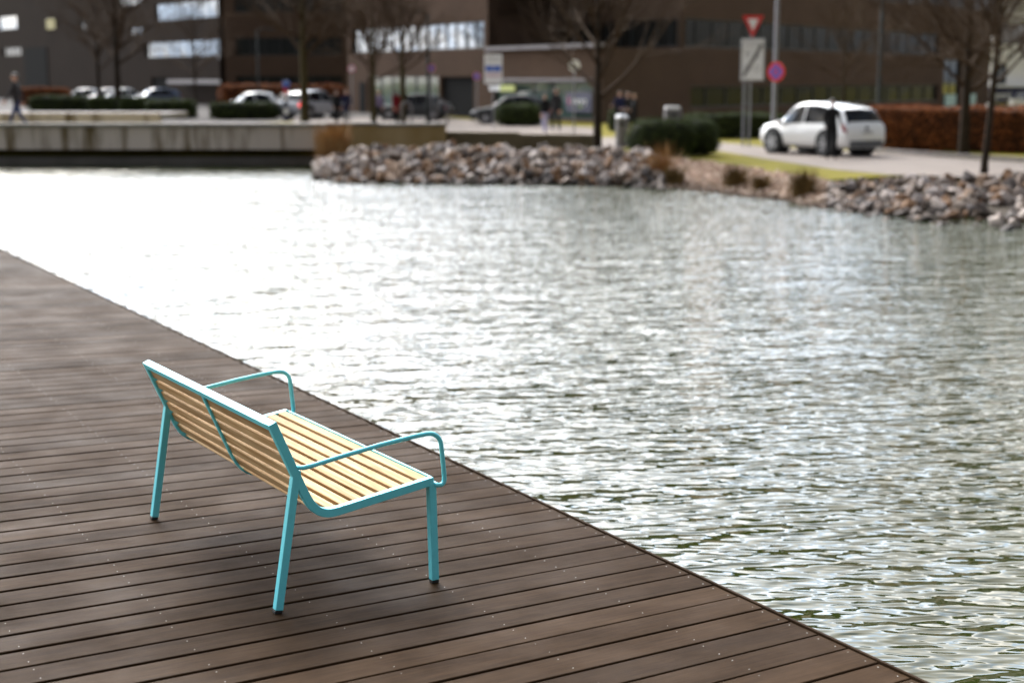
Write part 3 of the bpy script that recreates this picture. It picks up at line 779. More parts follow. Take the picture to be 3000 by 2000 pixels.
# --- corner block to the right: darker brick, two fronts
cB = Vector((9.4, 85.0, GZ))
ob = tag(empty('corner_office_building', cB), 'dark brick corner office block with black window bands behind the parked white car', 'building')
fl = Facade(ob, (cB.x, cB.y), DL, NL)
fr_ = Facade(ob, (cB.x, cB.y), DR, NR)
LB = 24.0
shop = (0.8, LB, GZ + 0.1, 1.7)
fl.wall(0, LB, GZ, HB, [(0.001, LB - 1, z0, z1) for z0, z1 in bands] + [shop], M['brick_dark'])
for z0, z1 in bands: fl.window(0.001, LB - 1, z0, z1, 1.3, rng=rw)
fl.window(*shop, 2.0, glass='glass_dim', rng=rw)
RB = 52.0
gshop = (0.8, 46.0, 0.5, 1.7)
gl = (fr_.a_of(2765), fr_.a_of(2815), GZ + 0.05, 3.6)
gshop = (0.8, gl[0] - 1, 0.5, 1.7)
fr_.wall(0, RB, GZ, HB, [(0.001, RB - 1, z0, z1) for z0, z1 in bands[1:]] + [(0.001, gl[0] - 1, *bands[0]), gshop, gl], M['brick_dark'])
for z0, z1 in bands[1:]: fr_.window(0.001, RB - 1, z0, z1, 1.9, glass='glass_dim', rng=rw)
fr_.window(0.001, gl[0] - 1, *bands[0], 1.9, glass='glass_dim', rng=rw)
fr_.window(*gshop, 2.4, glass='glass_dim', rng=rw)
fr_.window(*gl, 1.6, glass='glass', rng=rw, transom=1.8)
for x0, x1 in ((2770, 2802), (2842, 2860)):  # plain pale blind panels against the front
    fr_.panel('window_blind', fr_.a_of(x0), fr_.a_of(x1), fr_.z_of(2785, 325), fr_.z_of(2785, 277), mat('pale_blind', (0.30, 0.42, 0.38), 0.6, var=0.1, scale=2), off=0.03, th=0.04)
back_mass(ob, [cB + DR * RB, cB + DR * RB + DL * LB, cB + DL * LB], GZ, HB, M['brick_dark'])
sg_ = fl.panel('shop_sign', fl.a_of(1942), fl.a_of(1858), fl.z_of(1900, 277), fl.z_of(1900, 262), M['lime'], off=0.12, th=0.1)
fl.panel('shop_sign', fl.a_of(1856), fl.a_of(1812), fl.z_of(1830, 274), fl.z_of(1830, 262), M['navy'], off=0.12, th=0.1)
# tilted awning
b = MB(); p = fl.P(fl.a_of(1850), fl.z_of(1850, 212), 0.1); q = fl.P(fl.a_of(1858), fl.z_of(1858, 255), 1.6)
b.bar(p, q, 1.1, 0.06, up=fl.n); b.build('awning', M['ledge'], ob)

# --- far left block
cL = Vector((0, 0, 0)); kx = (668 - 1500) / F * 138
cL = Vector((kx, 138.0, GZ))
ol = tag(empty('far_office_building', cL), 'distant dark brick office block at the left with two rows of glaring windows', 'building')
DLL = Vector((-0.59, 0.807, 0)); NLL = Vector((-0.807, -0.59, 0))
f1 = Facade(ol, (cL.x, cL.y), DLL, NLL)
lb = [(f1.z_of(668, 166) + 0.1, f1.z_of(668, 114)), (f1.z_of(664, 48), f1.z_of(664, -6))]
a1_, a2_ = f1.a_of(428), f1.a_of(461)
aE = f1.a_of(330)
def op0(x0, x1, y0, y1): return (f1.a_of(x1), f1.a_of(x0), f1.z_of((x0 + x1) / 2, y1), f1.z_of((x0 + x1) / 2, y0))
f1.wall(0, aE, GZ, 20, [(0.3, a1_, *lb[0]), (0.3, a2_, *lb[1]), (f1.a_of(494), f1.a_of(444), GZ, 2.3), (0.3, a2_, 11.8, 13.5), op0(356, 424, -8, 16), op0(384, 422, 82, 102)], M['brick_far'])
for o in (op0(356, 424, -8, 16), op0(384, 422, 82, 102)): f1.window(*o, 1.4, rng=rw)
f1.window(0.3, a1_, *lb[0], 1.3, rng=rw); f1.window(0.3, a2_, *lb[1], 1.3, rng=rw); f1.window(0.3, a2_, 11.8, 13.5, 1.3, rng=rw)
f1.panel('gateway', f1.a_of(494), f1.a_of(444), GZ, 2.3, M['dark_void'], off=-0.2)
f1.panel('canopy', f1.a_of(716), f1.a_of(535), f1.z_of(620, 246), f1.z_of(620, 234), M['ledge'], off=1.0, th=1.2)
f1.panel('ledge', f1.a_of(722), 0.2, f1.z_of(690, 172), f1.z_of(690, 163), M['ledge'], off=0.2, th=0.5)
f2 = Facade(ol, (cL.x, cL.y), DR, NR)
f2.wall(0, 30, GZ, 20, [(0.4, 29, *lb[0]), (0.4, 29, *lb[1]), (0.4, 29, 0.3, 2.2)], M['brick_far'])
for z0, z1 in (lb[0], lb[1], (0.3, 2.2)): f2.window(0.4, 29, z0, z1, 2.0, glass='glass_dim', rng=rw)
# the same front runs on to the left with scattered windows
aX = 115.0
def op(x0, x1, y0, y1): return (f1.a_of(x1), f1.a_of(x0), f1.z_of((x0 + x1) / 2, y1), f1.z_of((x0 + x1) / 2, y0))
o3 = [op(2, 58, 48, 87), op(12, 66, 140, 164), op(240, 268, 60, 90)]
f1.wall(aE, aX, GZ, 20, o3, M['brick_far'])
for o in o3: f1.window(*o, 1.6, glass='glass_dim' if o is not o3[0] else 'glass', rng=rw)
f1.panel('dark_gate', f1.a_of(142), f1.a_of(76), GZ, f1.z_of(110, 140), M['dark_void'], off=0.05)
f1.panel('yellow_window_panel', f1.a_of(172), f1.a_of(147), f1.z_of(160, 86), f1.z_of(160, 56), M['yellow'], off=0.08)  # yellow window put in as a flat coloured panel
back_mass(ol, [cL + DLL * aX, cL + DLL * aX + DR * 30, cL + DR * 30, cL], GZ, 20, M['brick_far'])

# --- far block between the left and the central one
cM = Vector(((1030 - 1500) / F * 128, 128.0, GZ))
om = tag(empty('recessed_office_building', cM), 'near-black office front recessed between the two brick blocks behind the bare trees', 'building')
f4 = Facade(om, (cM.x, cM.y), (-1, 0.30, 0), (-0.3, -1, 0))
o4 = [(0.6, 10.5, 4.1, 5.6), (0.6, 10.5, 7.7, 9.2), (0.6, 10.5, 0.2, 2.4)]
f4.wall(0, 11.5, GZ, 18, o4, M['brick_dark'])
for o in o4: f4.window(*o, 1.4, glass='glass_dim', rng=rw)
back_mass(om, [cM + Vector((-11.5, 3.45, 0)), cM + Vector((-6, 25, 0)), cM + Vector((6, 25, 0)), cM], GZ, 18, M['brick_dark'])

# --- pale building with a navy sign at the right edge
cW = Vector(((2897 - 1500) / F * 70, 70.0, GZ))
ow = tag(empty('white_building', cW), 'white rendered building with a navy lettered sign band at the right edge', 'building')
f5 = Facade(ow, (cW.x, cW.y), (1, 0.05, 0), (0.05, -1, 0))
up = (f5.a_of(2905), f5.a_of(2950), f5.z_of(2930, 248), f5.z_of(2930, 190))
up2 = (f5.a_of(2905), 25.0, f5.z_of(2930, 130), f5.z_of(2930, 70))
gw = (f5.a_of(2900), f5.a_of(2940), GZ, f5.z_of(2930, 305))
f5.wall(0, 30, GZ, 12, [up, up2, gw], M['white_plaster'])
f5.window(*up, 1.5, rng=rw); f5.window(*up2, 1.8, rng=rw); f5.window(*gw, 2, rng=rw)
sgn = f5.panel('sign_band', f5.a_of(2898), f5.a_of(3060), f5.z_of(2930, 300), f5.z_of(2930, 256), M['navy'], off=0.25, th=0.3)
f5.panel('ledge', f5.a_of(2898), f5.a_of(3060), f5.z_of(2930, 255), f5.z_of(2930, 249), M['white'], off=0.3, th=0.5)
f5.panel('porch_wall', f5.a_of(2946), f5.a_of(3060), GZ, f5.z_of(2970, 289), M['white_plaster'], off=0.75, th=0.5)
bpy.context.view_layer.update()
tp = at_y(2932, 279, f5.p0.y - 0.45)
text('openi', 0.44, (tp.x, tp.y, tp.z), (1, 0.05, 0), (0, 0, 1), M['white'], sgn)
tp = at_y(2990, 279, f5.p0.y - 0.45)
text('nk', 0.44, (tp.x, tp.y, tp.z), (1, 0.05, 0), (0, 0, 1), M['white'], sgn)
back_mass(ow, [cW + Vector((30, 1.5, 0)), cW + Vector((36, 22, 0)), cW + Vector((6.5, 20, 0)), cW], GZ, 12, M['white_plaster'])

# ------------------------------------------------------------------ concrete bridge and walls across the pond
ZT = 0.80
br = tag(empty('concrete_bridge', (-20, 45.2, WZ)), 'low stained concrete bridge edge with a dark gap under it across the pond', 'bridge')
def rel(o, p): return Vector(p) - o.location
b = MB(); b.box(rel(br, (-33.1, 44.75, (0.04 + ZT - 0.1) / 2)), (55.2, 0.5, ZT - 0.1 - 0.04)); b.build('parapet', M['stained'], br)
b = MB(); b.box(rel(br, (-33.1, 44.73, ZT - 0.05)), (55.2, 0.62, 0.1)); b.build('coping', M['concrete'], br, bevel=0.01)
b = MB(); b.box(rel(br, (-33.1, 47.6, 0.3)), (55.1, 5.2, 0.25)); b.build('walkway', M['paving'], br)
b = MB(); b.box(rel(br, (-33.1, 46.6, -0.4)), (55.2, 0.3, 1.1)); b.build('abutment', M['brown_wall'], br)
b = MB(); b.box(rel(br, (-33.1, 45.9, -0.36)), (55.2, 0.35, 0.26)); b.build('footing', M['concrete'], br)
b = MB(); b.box(rel(br, (-33.1, 50.2, 0.1)), (55.2, 0.3, 0.6)); b.build('rear_beam', M['concrete'], br)
w1 = [at_y(930, 363, 45.0), at_y(1100, 364, 46.2), at_y(1302, 366, 47.0)]
rt = tag(empty('retaining_wall', (w1[0].x, w1[0].y, GZ)), 'ochre stained retaining wall behind the heap of pale boulders', 'wall')
b = MB()
for i in range(2):
    a, c = w1[i], w1[i + 1]; zt = (a.z + c.z) / 2
    b.bar(rel(rt, (a.x, a.y, (zt + GZ - .3) / 2)), rel(rt, (c.x, c.y, (zt + GZ - .3) / 2)), 0.35, zt - GZ + .3 - 0.06)
b.build('wall_face', M['tan_wall'], rt)
b = MB()
for i in range(2):
    a, c = w1[i], w1[i + 1]; zt = (a.z + c.z) / 2
    b.bar(rel(rt, (a.x, a.y, zt)), rel(rt, (c.x, c.y, zt)), 0.45, 0.09)
b.build('coping', M['concrete'], rt, bevel=0.01)
w2_ = [at_y(1303, 384, 47.2), at_y(1520, 390, 46.6), at_y(1738, 398, 46.0)]
rt2 = tag(empty('low_wall', (w2_[0].x, w2_[0].y, GZ)), 'low dark brown wall in front of the pale plaza, left of the central tree', 'wall')
b = MB()
for i in range(2):
    a, c = w2_[i], w2_[i + 1]; zt = (a.z + c.z) / 2
    b.bar(rel(rt2, (a.x, a.y, (zt + GZ - .3) / 2)), rel(rt2, (c.x, c.y, (zt + GZ - .3) / 2)), 0.3, zt - GZ + .3)
b.build('wall_face', M['brown_wall'], rt2, bevel=0.01)
rt3 = tag(empty('planter_wall', (-25, 58, GZ)), 'pale concrete planter wall behind the bridge, below the clipped hedges', 'wall')
p = at_y(470, 331, 58)
b = MB(); b.box(rel(rt3, ((p.x - 60) / 2, 58, (GZ + p.z) / 2)), (p.x + 60, 0.4, p.z - GZ)); b.build('wall_face', M['stained'], rt3)
b = MB(); b.box(rel(rt3, ((p.x - 60) / 2, 60.5, p.z - 0.15)), (p.x + 60, 4.9, 0.2)); b.build('gravel_top', M['kerb'], rt3)

# ------------------------------------------------------------------ boulders
def stone_shape(rng, n=17):
    bm = bmesh.new()
    sx, sy, sz = rng.uniform(.8, 1.25), rng.uniform(.7, 1.1), rng.uniform(.55, .9)
    for i in range(n):
        v = Vector((rng.gauss(0, 1), rng.gauss(0, 1), rng.gauss(0, 1))).normalized() * rng.uniform(.42, .55)
        bm.verts.new((v.x * sx, v.y * sy, v.z * sz))
    r = bmesh.ops.convex_hull(bm, input=bm.verts)
    bmesh.ops.delete(bm, geom=[v for v in bm.verts if not v.link_faces], context='VERTS')
    bmesh.ops.recalc_face_normals(bm, faces=bm.faces)
    return bm
rs = random.Random(11)
stone_meshes = []
for i in range(14):
    bm = stone_shape(rs); me = bpy.data.meshes.new('stone'); bm.to_mesh(me); bm.free(); me.materials.append(M['stone']); stone_meshes.append(me)
stone_data = [(np.array([v.co for v in me.vertices]), [tuple(p.vertices) for p in me.polygons]) for me in stone_meshes]
def eul(rng): return Matrix.Rotation(rng.uniform(0, 6.28), 3, 'Z') @ Matrix.Rotation(rng.uniform(0, 6.28), 3, 'X') @ Matrix.Rotation(rng.uniform(0, 6.28), 3, 'Y')
def height_mesh(name, fn, u, v, m):
    """sheet over a u,v grid"""
    b = MB(); U = len(u); V = len(v)
    b.add([fn(a, c) for a in u for c in v], [(i * V + j, (i + 1) * V + j, (i + 1) * V + j + 1, i * V + j + 1) for i in range(U - 1) for j in range(V - 1)])
    return b.build(name, m)
def lerp_poly(pts, t):
    L = [0]
    for i in range(len(pts) - 1): L.append(L[-1] + (pts[i + 1] - pts[i]).length)
    s = t * L[-1]
    for i in range(len(pts) - 1):
        if s <= L[i + 1] or i == len(pts) - 2:
            return pts[i].lerp(pts[i + 1], (s - L[i]) / (L[i + 1] - L[i]))
def stone_bank(name, fn, count, big, smin, smax, rng, size_fn=None):
    """fn(t, k): point on the bank; big = how many are separate objects (the largest)"""
    base = height_mesh(name, lambda a, c: fn(a, c) + Vector((0, 0, -0.07)), [i / 40 for i in range(41)], [i / 12 for i in range(13)], M['earth'])
    tag(base, kind='structure')
    cand = []
    for i in range(count):
        t, k = rng.random(), rng.random()
        p = fn(t, k); s = smin + (smax - smin) * rng.random() ** 2.0
        if size_fn: s *= size_fn(t, k)
        cand.append((s / p.y, p, s))
    cand.sort(key=lambda c: -c[0])
    for i, (q, p, s) in enumerate(cand[:big]):
        o = link(bpy.data.objects.new('stone', stone_meshes[i % 14])); o.parent = base
        o.location = p + Vector((0, 0, s * rng.uniform(0.0, .22))); o.rotation_euler = eul(rng).to_euler(); o.scale = (s, s, s)
    vs = []; fs = []; off = 0
    for i, (q, p, s) in enumerate(cand[big:]):
        d, f_ = stone_data[rng.randrange(14)]; r = np.array(eul(rng))
        vv = d @ r.T * s + np.array((p.x, p.y, p.z + s * rng.uniform(-.05, .2)))
        vs += vv.tolist(); fs += [tuple(off + j for j in f) for f in f_]; off += len(d)
    me = bpy.data.meshes.new('small_stones'); me.from_pydata(vs, [], fs); me.materials.append(M['stone'])
    o = link(bpy.data.objects.new('small_stones', me)); o.parent = base; o['kind'] = 'stuff'
    return base
# far heap
far_front = [on_z(x, y, WZ) for x, y in [(925, 527), (1000, 538), (1150, 540), (1500, 543), (1800, 547), (1945, 556)]]
crest_px = [(0.0, 495), (0.08, 470), (0.2, 440), (0.27, 427), (0.36, 432), (0.45, 424), (0.55, 434), (0.72, 434), (0.85, 432), (0.95, 440), (1.0, 470)]
def interp(tab, t):
    for i in range(len(tab) - 1):
        if t <= tab[i + 1][0]:
            a, c = tab[i], tab[i + 1]; return a[1] + (c[1] - a[1]) * (t - a[0]) / (c[0] - a[0])
    return tab[-1][1]
def far_bank(t, k):
    f_ = lerp_poly(far_front, t)
    yd = f_.y + 4.6
    zc = CH - (interp(crest_px, t) - HY) / F * (f_.y + 3.2) - 0.08
    zc = max(zc, GZ - 0.05)
    if k < 0.7:
        q = k / 0.7; z = (WZ - 0.25) + (zc - WZ + 0.25) * math.sin(q * math.pi / 2) ** 0.9
        y = f_.y - 0.35 + 3.4 * q
    else:
        q = (k - 0.7) / 0.3; z = zc + (GZ - 0.12 - zc) * q ** 1.2; y = f_.y + 3.05 + 1.5 * q
    return Vector((f_.x * y / f_.y, y, z + 0.05 * mnoise.noise(Vector((f_.x * 1.3, y * 1.3, 0)))))
stone_bank('boulder_heap', far_bank, 1900, 300, 0.11, 0.44, random.Random(21))
# right bank
rfront = [on_z(x, y, WZ) for x, y in [(2360, 598), (2420, 615), (2500, 630), (2700, 655), (3000, 678)]] + [Vector((11.3, 23.2, WZ)), Vector((13.5, 21, WZ))]
rtop_px = [(0.0, 560), (0.12, 530), (0.25, 520), (0.42, 512), (0.6, 500), (0.75, 488), (1.0, 480)]
def right_bank(t, k):
    f_ = lerp_poly(rfront, t)
    yt = f_.y + 2.4 + 5.0 * min(1, t * 2.2)
    zc = CH - (interp(rtop_px, t) - HY) / F * yt - 0.05
    q = k; y = f_.y - 0.3 + (yt - f_.y + 0.3) * q
    z = (WZ - 0.2) + (zc - WZ + 0.2) * q ** 0.75
    return Vector((f_.x * (1 + (y / f_.y - 1) * 0.9), y, z + 0.04 * mnoise.noise(Vector((f_.x * 1.7, y * 1.7, 3)))))
stone_bank('boulder_bank', right_bank, 1500, 300, 0.12, 0.48, random.Random(22), size_fn=lambda t, k: 0.75 + 0.35 * t)
# pebble beach between them
bf = [on_z(x, y, WZ) for x, y in [(1890, 548), (2000, 556), (2120, 568), (2300, 588), (2400, 608)]]
bt = [on_z(x, y, GZ) for x, y in [(1910, 462), (2000, 470), (2120, 487), (2300, 515), (2420, 533)]]
def beach(t, k):
    a, c = lerp_poly(bf, t), lerp_poly(bt, t)
    a = a + Vector((0, -0.6, -0.08)); p = a.lerp(c, k); p.z = a.z + (c.z + 0.03 - a.z) * k ** 0.8; return p
bch = height_mesh('pebble_beach', beach, [i / 24 for i in range(25)], [i / 10 for i in range(11)], M['pebble']); tag(bch, kind='structure')
rp_ = random.Random(31); vs = []; fs = []; off = 0
for i in range(2600):
    p = beach(rp_.random(), rp_.random()); d, f_ = stone_data[rp_.randrange(14)]; s = rp_.uniform(0.06, 0.17); r = np.array(eul(rp_))
    vv = d @ r.T * s + np.array((p.x, p.y, p.z + s * 0.15)); vs += vv.tolist(); fs += [tuple(off + j for j in f) for f in f_]; off += len(d)
me = bpy.data.meshes.new('pebbles'); me.from_pydata(vs, [], fs); me.materials.append(M['pebble'])
o = link(bpy.data.objects.new('pebbles', me)); o.parent = bch; o['kind'] = 'stuff'

# ------------------------------------------------------------------ dry grasses
def clump(name, loc, n, h, spread, m, rng, label, lean=0.35):
    b = MB()
    for i in range(n):
        a = rng.uniform(0, 6.28); r0 = rng.random() ** 0.7 * spread; hh = h * rng.uniform(.55, 1.1); ln = rng.uniform(0, lean) * hh
        x0, y0 = r0 * math.cos(a), r0 * math.sin(a); dx, dy = math.cos(a + rng.uniform(-.8, .8)) * ln, math.sin(a + rng.uniform(-.8, .8)) * ln
        w = rng.uniform(.006, .014); px_, py_ = -math.sin(a) * w, math.cos(a) * w
        b.add([(x0 - px_, y0 - py_, -0.05), (x0 + px_, y0 + py_, -0.05), (x0 + dx * .4 + px_, y0 + dy * .4 + py_, hh * .6), (x0 + dx * .4 - px_, y0 + dy * .4 - py_, hh * .6), (x0 + dx, y0 + dy, hh)], [(0, 1, 2, 3), (3, 2, 4)])
    o = b.build(name, m, fix=False); o.location = loc
    return tag(o, label, 'reeds' if 'reed' in name else 'grass tuft')
rg = random.Random(41)
p = on_z(975, 470, WZ); p = at_y(975, 468, 43.2)
clump('reed_clump', (p.x, 43.2, -0.1), 500, 1.0, 0.55, M['reed'], rg, 'tall rust-orange reeds at the left end of the boulder heap', 0.3)
p = on_z(1935, 545, WZ); clump('reed_clump', (p.x, p.y + 0.4, WZ), 160, 1.05, 0.4, M['reed'], rg, 'thin pale reeds between the boulder heap and the pebble beach', 0.4)
for x, y, s, lab in [(1978, 545, 0.5, 'leftmost small brown grass tuft on the pebble beach'), (2152, 557, 0.62, 'second brown grass tuft from the left at the pebble waterline'),
                     (2228, 567, 0.45, 'low dark grass tuft between two larger ones at the pebble waterline'), (2350, 585, 0.72, 'largest brown grass tuft beside the right boulder bank')]:
    p = on_z(x, y, WZ + 0.02); clump('grass_tuft', (p.x, p.y, WZ), 260, s, s * 0.42, M['reed_dark'], rg, lab, 0.6)

# ------------------------------------------------------------------ hedges and bushes
def leaf_cloud(b, pts, nrm, size, rng):
    for p, nn in zip(pts, nrm):
        s = size * rng.uniform(.6, 1.3)
        a = Vector((rng.gauss(0, 1), rng.gauss(0, 1), rng.gauss(0, 1))).normalized(); t = (nn + a * 0.9).normalized()
        u = t.orthogonal().normalized(); u = Matrix.Rotation(rng.uniform(0, 6.28), 3, t) @ u; v = t.cross(u)
        b.add([p - u * s, p + v * s * .5, p + u * s, p - v * s * .5], [(0, 1, 2, 3)])
def hedge(name, loc, size, rz, leaf, core, n, lsize, rng, label, cat='hedge', group=None, round_=8.0):
    root = tag(empty(name, loc, rz), label, cat, group)
    L, W, H = size; e = 2.0 / round_
    def sgp(x, p): return math.copysign(abs(x) ** p, x)
    def surf(u, v, k=1.0):
        cu, su, cv, sv = math.cos(u), math.sin(u), math.cos(v), math.sin(v)
        p = Vector((L / 2 * k * sgp(cv, e) * sgp(cu, e), W / 2 * k * sgp(cv, e) * sgp(su, e), H / 2 + H / 2 * k * sgp(sv, e)))
        p += Vector((0.3, 0.3, 0.3)) * 0.5 * min(H, W) * mnoise.noise(p * (1.4 / min(H, 1.5)) + Vector(loc)) * 0.5
        return p
    b = MB(); NU, NV = 28, 14
    vs = [surf(2 * math.pi * i / NU, -math.pi / 2 + math.pi * j / NV, 0.95) for i in range(NU) for j in range(NV + 1)]
    b.add(vs, [(i * (NV + 1) + j, ((i + 1) % NU) * (NV + 1) + j, ((i + 1) % NU) * (NV + 1) + j + 1, i * (NV + 1) + j + 1) for i in range(NU) for j in range(NV)])
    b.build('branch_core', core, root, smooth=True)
    b = MB(); pts = []; nr = []
    for i in range(n):
        x, y, z = rng.gauss(0, 1), rng.gauss(0, 1), rng.gauss(0, 1)
        # sample a box surface evenly, then pull to the rounded shape
        ar = [W * H, L * H, L * W]; f_ = rng.choices((0, 1, 2), ar)[0]
        q = [rng.uniform(-1, 1), rng.uniform(-1, 1), rng.uniform(-1, 1)]; q[f_] = rng.choice((-1, 1)) if f_ < 2 else (1 if rng.random() < .85 else -1)
        nn = (abs(q[0]) ** round_ + abs(q[1]) ** round_ + abs(q[2]) ** round_) ** (1 / round_)
        q = [c / nn for c in q]
        p = Vector((q[0] * L / 2, q[1] * W / 2, H / 2 + q[2] * H / 2))
        p += Vector((1, 1, 1)) * 0.075 * min(H, W) * mnoise.noise(p * (1.4 / min(H, 1.5)) + Vector(loc))
        gr = Vector((math.copysign(abs(q[0]) ** (round_ - 1), q[0]) / L, math.copysign(abs(q[1]) ** (round_ - 1), q[1]) / W, math.copysign(abs(q[2]) ** (round_ - 1), q[2]) / H)).normalized()
        pts.append(p + gr * rng.gauss(0, .04)); nr.append(gr)
    leaf_cloud(b, pts, nr, lsize, rng)
    b.build('foliage', leaf, root, fix=False)
    return root
rh = random.Random(51)
def px_box(x0, x1, ytop, Y, gz=GZ):
    a, c = at_y(x0, ytop, Y), at_y(x1, ytop, Y)
    return Vector(((a.x + c.x) / 2, Y, gz)), c.x - a.x, max(a.z - gz, 0.3)
c, wd, hh = px_box(1842, 2035, 352, 44.3); hedge('clipped_bush', c, (wd, 1.8, hh), 0.1, M['leaf_dark'], M['leaf_core'], 5200, 0.035, rh, 'larger dome of clipped dark evergreen beside the grey bin', 'bush', 'pair of clipped evergreen domes', 3.2)
c, wd, hh = px_box(1985, 2106, 354, 44.9); hedge('clipped_bush', c, (wd, 1.5, hh), 0.0, M['leaf_dark'], M['leaf_core'], 3600, 0.035, rh, 'smaller clipped evergreen dome on the path side of the pair', 'bush', 'pair of clipped evergreen domes', 3.0)
c, wd, hh = px_box(1452, 1592, 306, 74); hedge('clipped_bush', c, (wd, 1.8, hh), 0, M['leaf_dark'], M['leaf_core'], 3000, 0.06, rh, 'clipped dark bush in front of the shop windows behind two walkers', 'bush', None, 3.2)
c, wd, hh = px_box(1785, 1802, 325, 66); hedge('clipped_bush', c, (wd, 0.7, hh), 0, M['leaf_dark'], M['leaf_core'], 700, 0.05, rh, 'narrow dark shrub just right of the central tree trunk', 'bush', None, 4)
c, wd, hh = px_box(2000, 2300, 336, 58); hedge('evergreen_hedge', c, (wd, 1.2, hh), 0.05, M['leaf_dark'], M['leaf_core'], 4500, 0.05, rh, 'long low dark hedge behind the give-way sign', 'hedge')
for i, (x0, x1, yt, Y, lab) in enumerate([(86, 258, 282, 96, 'leftmost low clipped hedge behind the planter wall'), (263, 342, 286, 95, 'short clipped hedge left of the forked tree trunk'),
                                          (355, 432, 287, 94, 'short clipped hedge right of the forked tree trunk'), (428, 572, 294, 88, 'low clipped hedge in front of the blue-grey parked car'),
                                          (612, 818, 302, 86, 'low clipped hedge in front of the lone white hatchback')]):
    c, wd, hh = px_box(x0, x1, yt, Y); hedge('evergreen_hedge', c, (wd, 1.6, hh), 0, M['leaf_dark'], M['leaf_core'], 2200, 0.07, rh, lab, 'hedge', 'clipped hedges beyond the bridge', 6)
c, wd, hh = px_box(55, 205, 258, 128); hedge('beech_hedge', c, (wd, 1.5, hh), 0, M['leaf_rust'], M['rust_core'], 2500, 0.09, rh, 'rust-red hedge at the far left behind the walking man', 'hedge', 'rust-coloured beech hedges')
c, wd, hh = px_box(640, 1018, 250, 112); hedge('beech_hedge', c, (wd, 1.6, hh), 0, M['leaf_rust'], M['rust_core'], 4500, 0.09, rh, 'rust-red hedge behind the cars left of the entrance', 'hedge', 'rust-coloured beech hedges')
pa, pb = on_z(2548, 440, GZ), on_z(3120, 452, GZ); pa = Vector((pa.x, pa.y + .6, GZ)); pb = Vector((pb.x, pb.y + .6, GZ))
ztop = at_y(2700, 318, (pa.y + pb.y) / 2).z
hedge('beech_hedge', (pa + pb) / 2, ((pb - pa).length, 1.3, ztop - GZ), math.atan2(pb.y - pa.y, pb.x - pa.x), M['leaf_rust'], M['rust_core'], 11000, 0.045, rh, 'long rust-brown beech hedge to the right of the parked white car', 'hedge', 'rust-coloured beech hedges', 12)

# ------------------------------------------------------------------ bare trees
def tree(name, base, H, r0, fork, rng, label, spread=0.5, levels=5, bark='bark', lean=(0, 0), group='bare trees round the pond', dens=1.0):
    root = tag(empty(name, base), label, 'tree', group)
    trunk, crown = MB(), MB()
    def grow(p, d, length, r, lev, mb):
        segs = 4 if lev <= 1 else 3
        pts = [p]; rads = [r]; cur = p; dd = d
        for i in range(segs):
            dd = (dd + Vector((rng.gauss(0, .09), rng.gauss(0, .09), rng.gauss(0, .05) + (.05 if lev else .0)))).normalized()
            cur = cur + dd * (length / segs); pts.append(cur); rads.append(r * (1 - 0.5 * (i + 1) / segs))
        mb.tube(pts, rads, 8 if lev == 0 else (5 if lev == 1 else (4 if lev == 2 else 3)), cap=False)
        if lev >= levels: return
        k = int((3, 5, 6, 5, 4, 3)[lev] * dens + rng.random())
        for j in range(k):
            t = rng.uniform(.35, 1.0) if lev else rng.uniform(.0, 1)
            if j == 0: t = 1.0
            x = t * segs; i = min(int(x), segs - 1); q = pts[i].lerp(pts[i + 1], x - i); rr = rads[i] + (rads[i + 1] - rads[i]) * (x - i)
            ax = dd.orthogonal().normalized(); ax = Matrix.Rotation(rng.uniform(0, 6.28), 3, dd) @ ax
            ang = rng.uniform(.25, .95) * (spread / .5) if j else rng.uniform(0, .3)
            nd = (Matrix.Rotation(ang, 3, ax) @ dd).normalized()
            grow(q, nd, length * rng.uniform(.55, .8) * (1 if j else 1.05), max(rr * rng.uniform(.5, .72), 0.006), lev + 1, crown)
    # trunk up to the fork, flared at the foot
    pts = [Vector((0, 0, -0.1)), Vector((0, 0, 0.25)), Vector((lean[0] * .5, lean[1] * .5, fork * .5)), Vector((lean[0], lean[1], fork)), Vector((lean[0] * 1.5, lean[1] * 1.5, fork * 1.5)), Vector((lean[0] * 1.6, lean[1] * 1.6, H * 0.75))]
    rr = [r0 * 1.35, r0 * 1.05, r0 * .95, r0 * .85, r0 * .6, r0 * .18]
    trunk.tube(pts, rr, 10, cap=False)
    nb = int(20 * dens)
    for j in range(nb):
        t = j / nb
        z = fork * (0.92) + (H * 0.72 - fork) * t
        x = lean[0] * min(1.6, z / fork); y = lean[1] * min(1.6, z / fork)
        az = j * 2.4 + rng.uniform(-.5, .5); el = rng.uniform(.35, .9) + t * .4
        d = Vector((math.cos(az) * math.cos(el), math.sin(az) * math.cos(el), math.sin(el)))
        grow(Vector((x, y, z)), d, (H - z) * rng.uniform(.20, .32) + .35, r0 * (.5 - .3 * t), 2, crown)
    trunk.build('trunk', M[bark], root, smooth=True, fix=False)
    crown.build('crown', M['twig'], root, smooth=True, fix=False)
    return root
rt_ = random.Random(61)
def tbase(x, y, Y): p = at_y(x, y, Y); return Vector((p.x, Y, GZ))
tree('bare_tree', tbase(1750, 432, 47), 9.5, 0.14, 1.75, rt_, 'bare tree in the middle, rising behind the boulder heap', 0.5, 5)
tree('bare_tree', tbase(893, 355, 80), 12, 0.22, 3.6, rt_, 'olive-trunked bare tree in front of the car with lit tail lights', 0.45, 5, 'bark_olive')
tree('bare_tree', tbase(1095, 362, 76), 9, 0.15, 2.3, rt_, 'bare tree nearest the glazed entrance, left of the red-coated walker', 0.5, 5, 'bark_olive')
tree('bare_tree', tbase(1180, 360, 78), 10, 0.15, 2.8, rt_, 'bare tree just right of the red-coated walker', 0.42, 4, 'bark_olive')
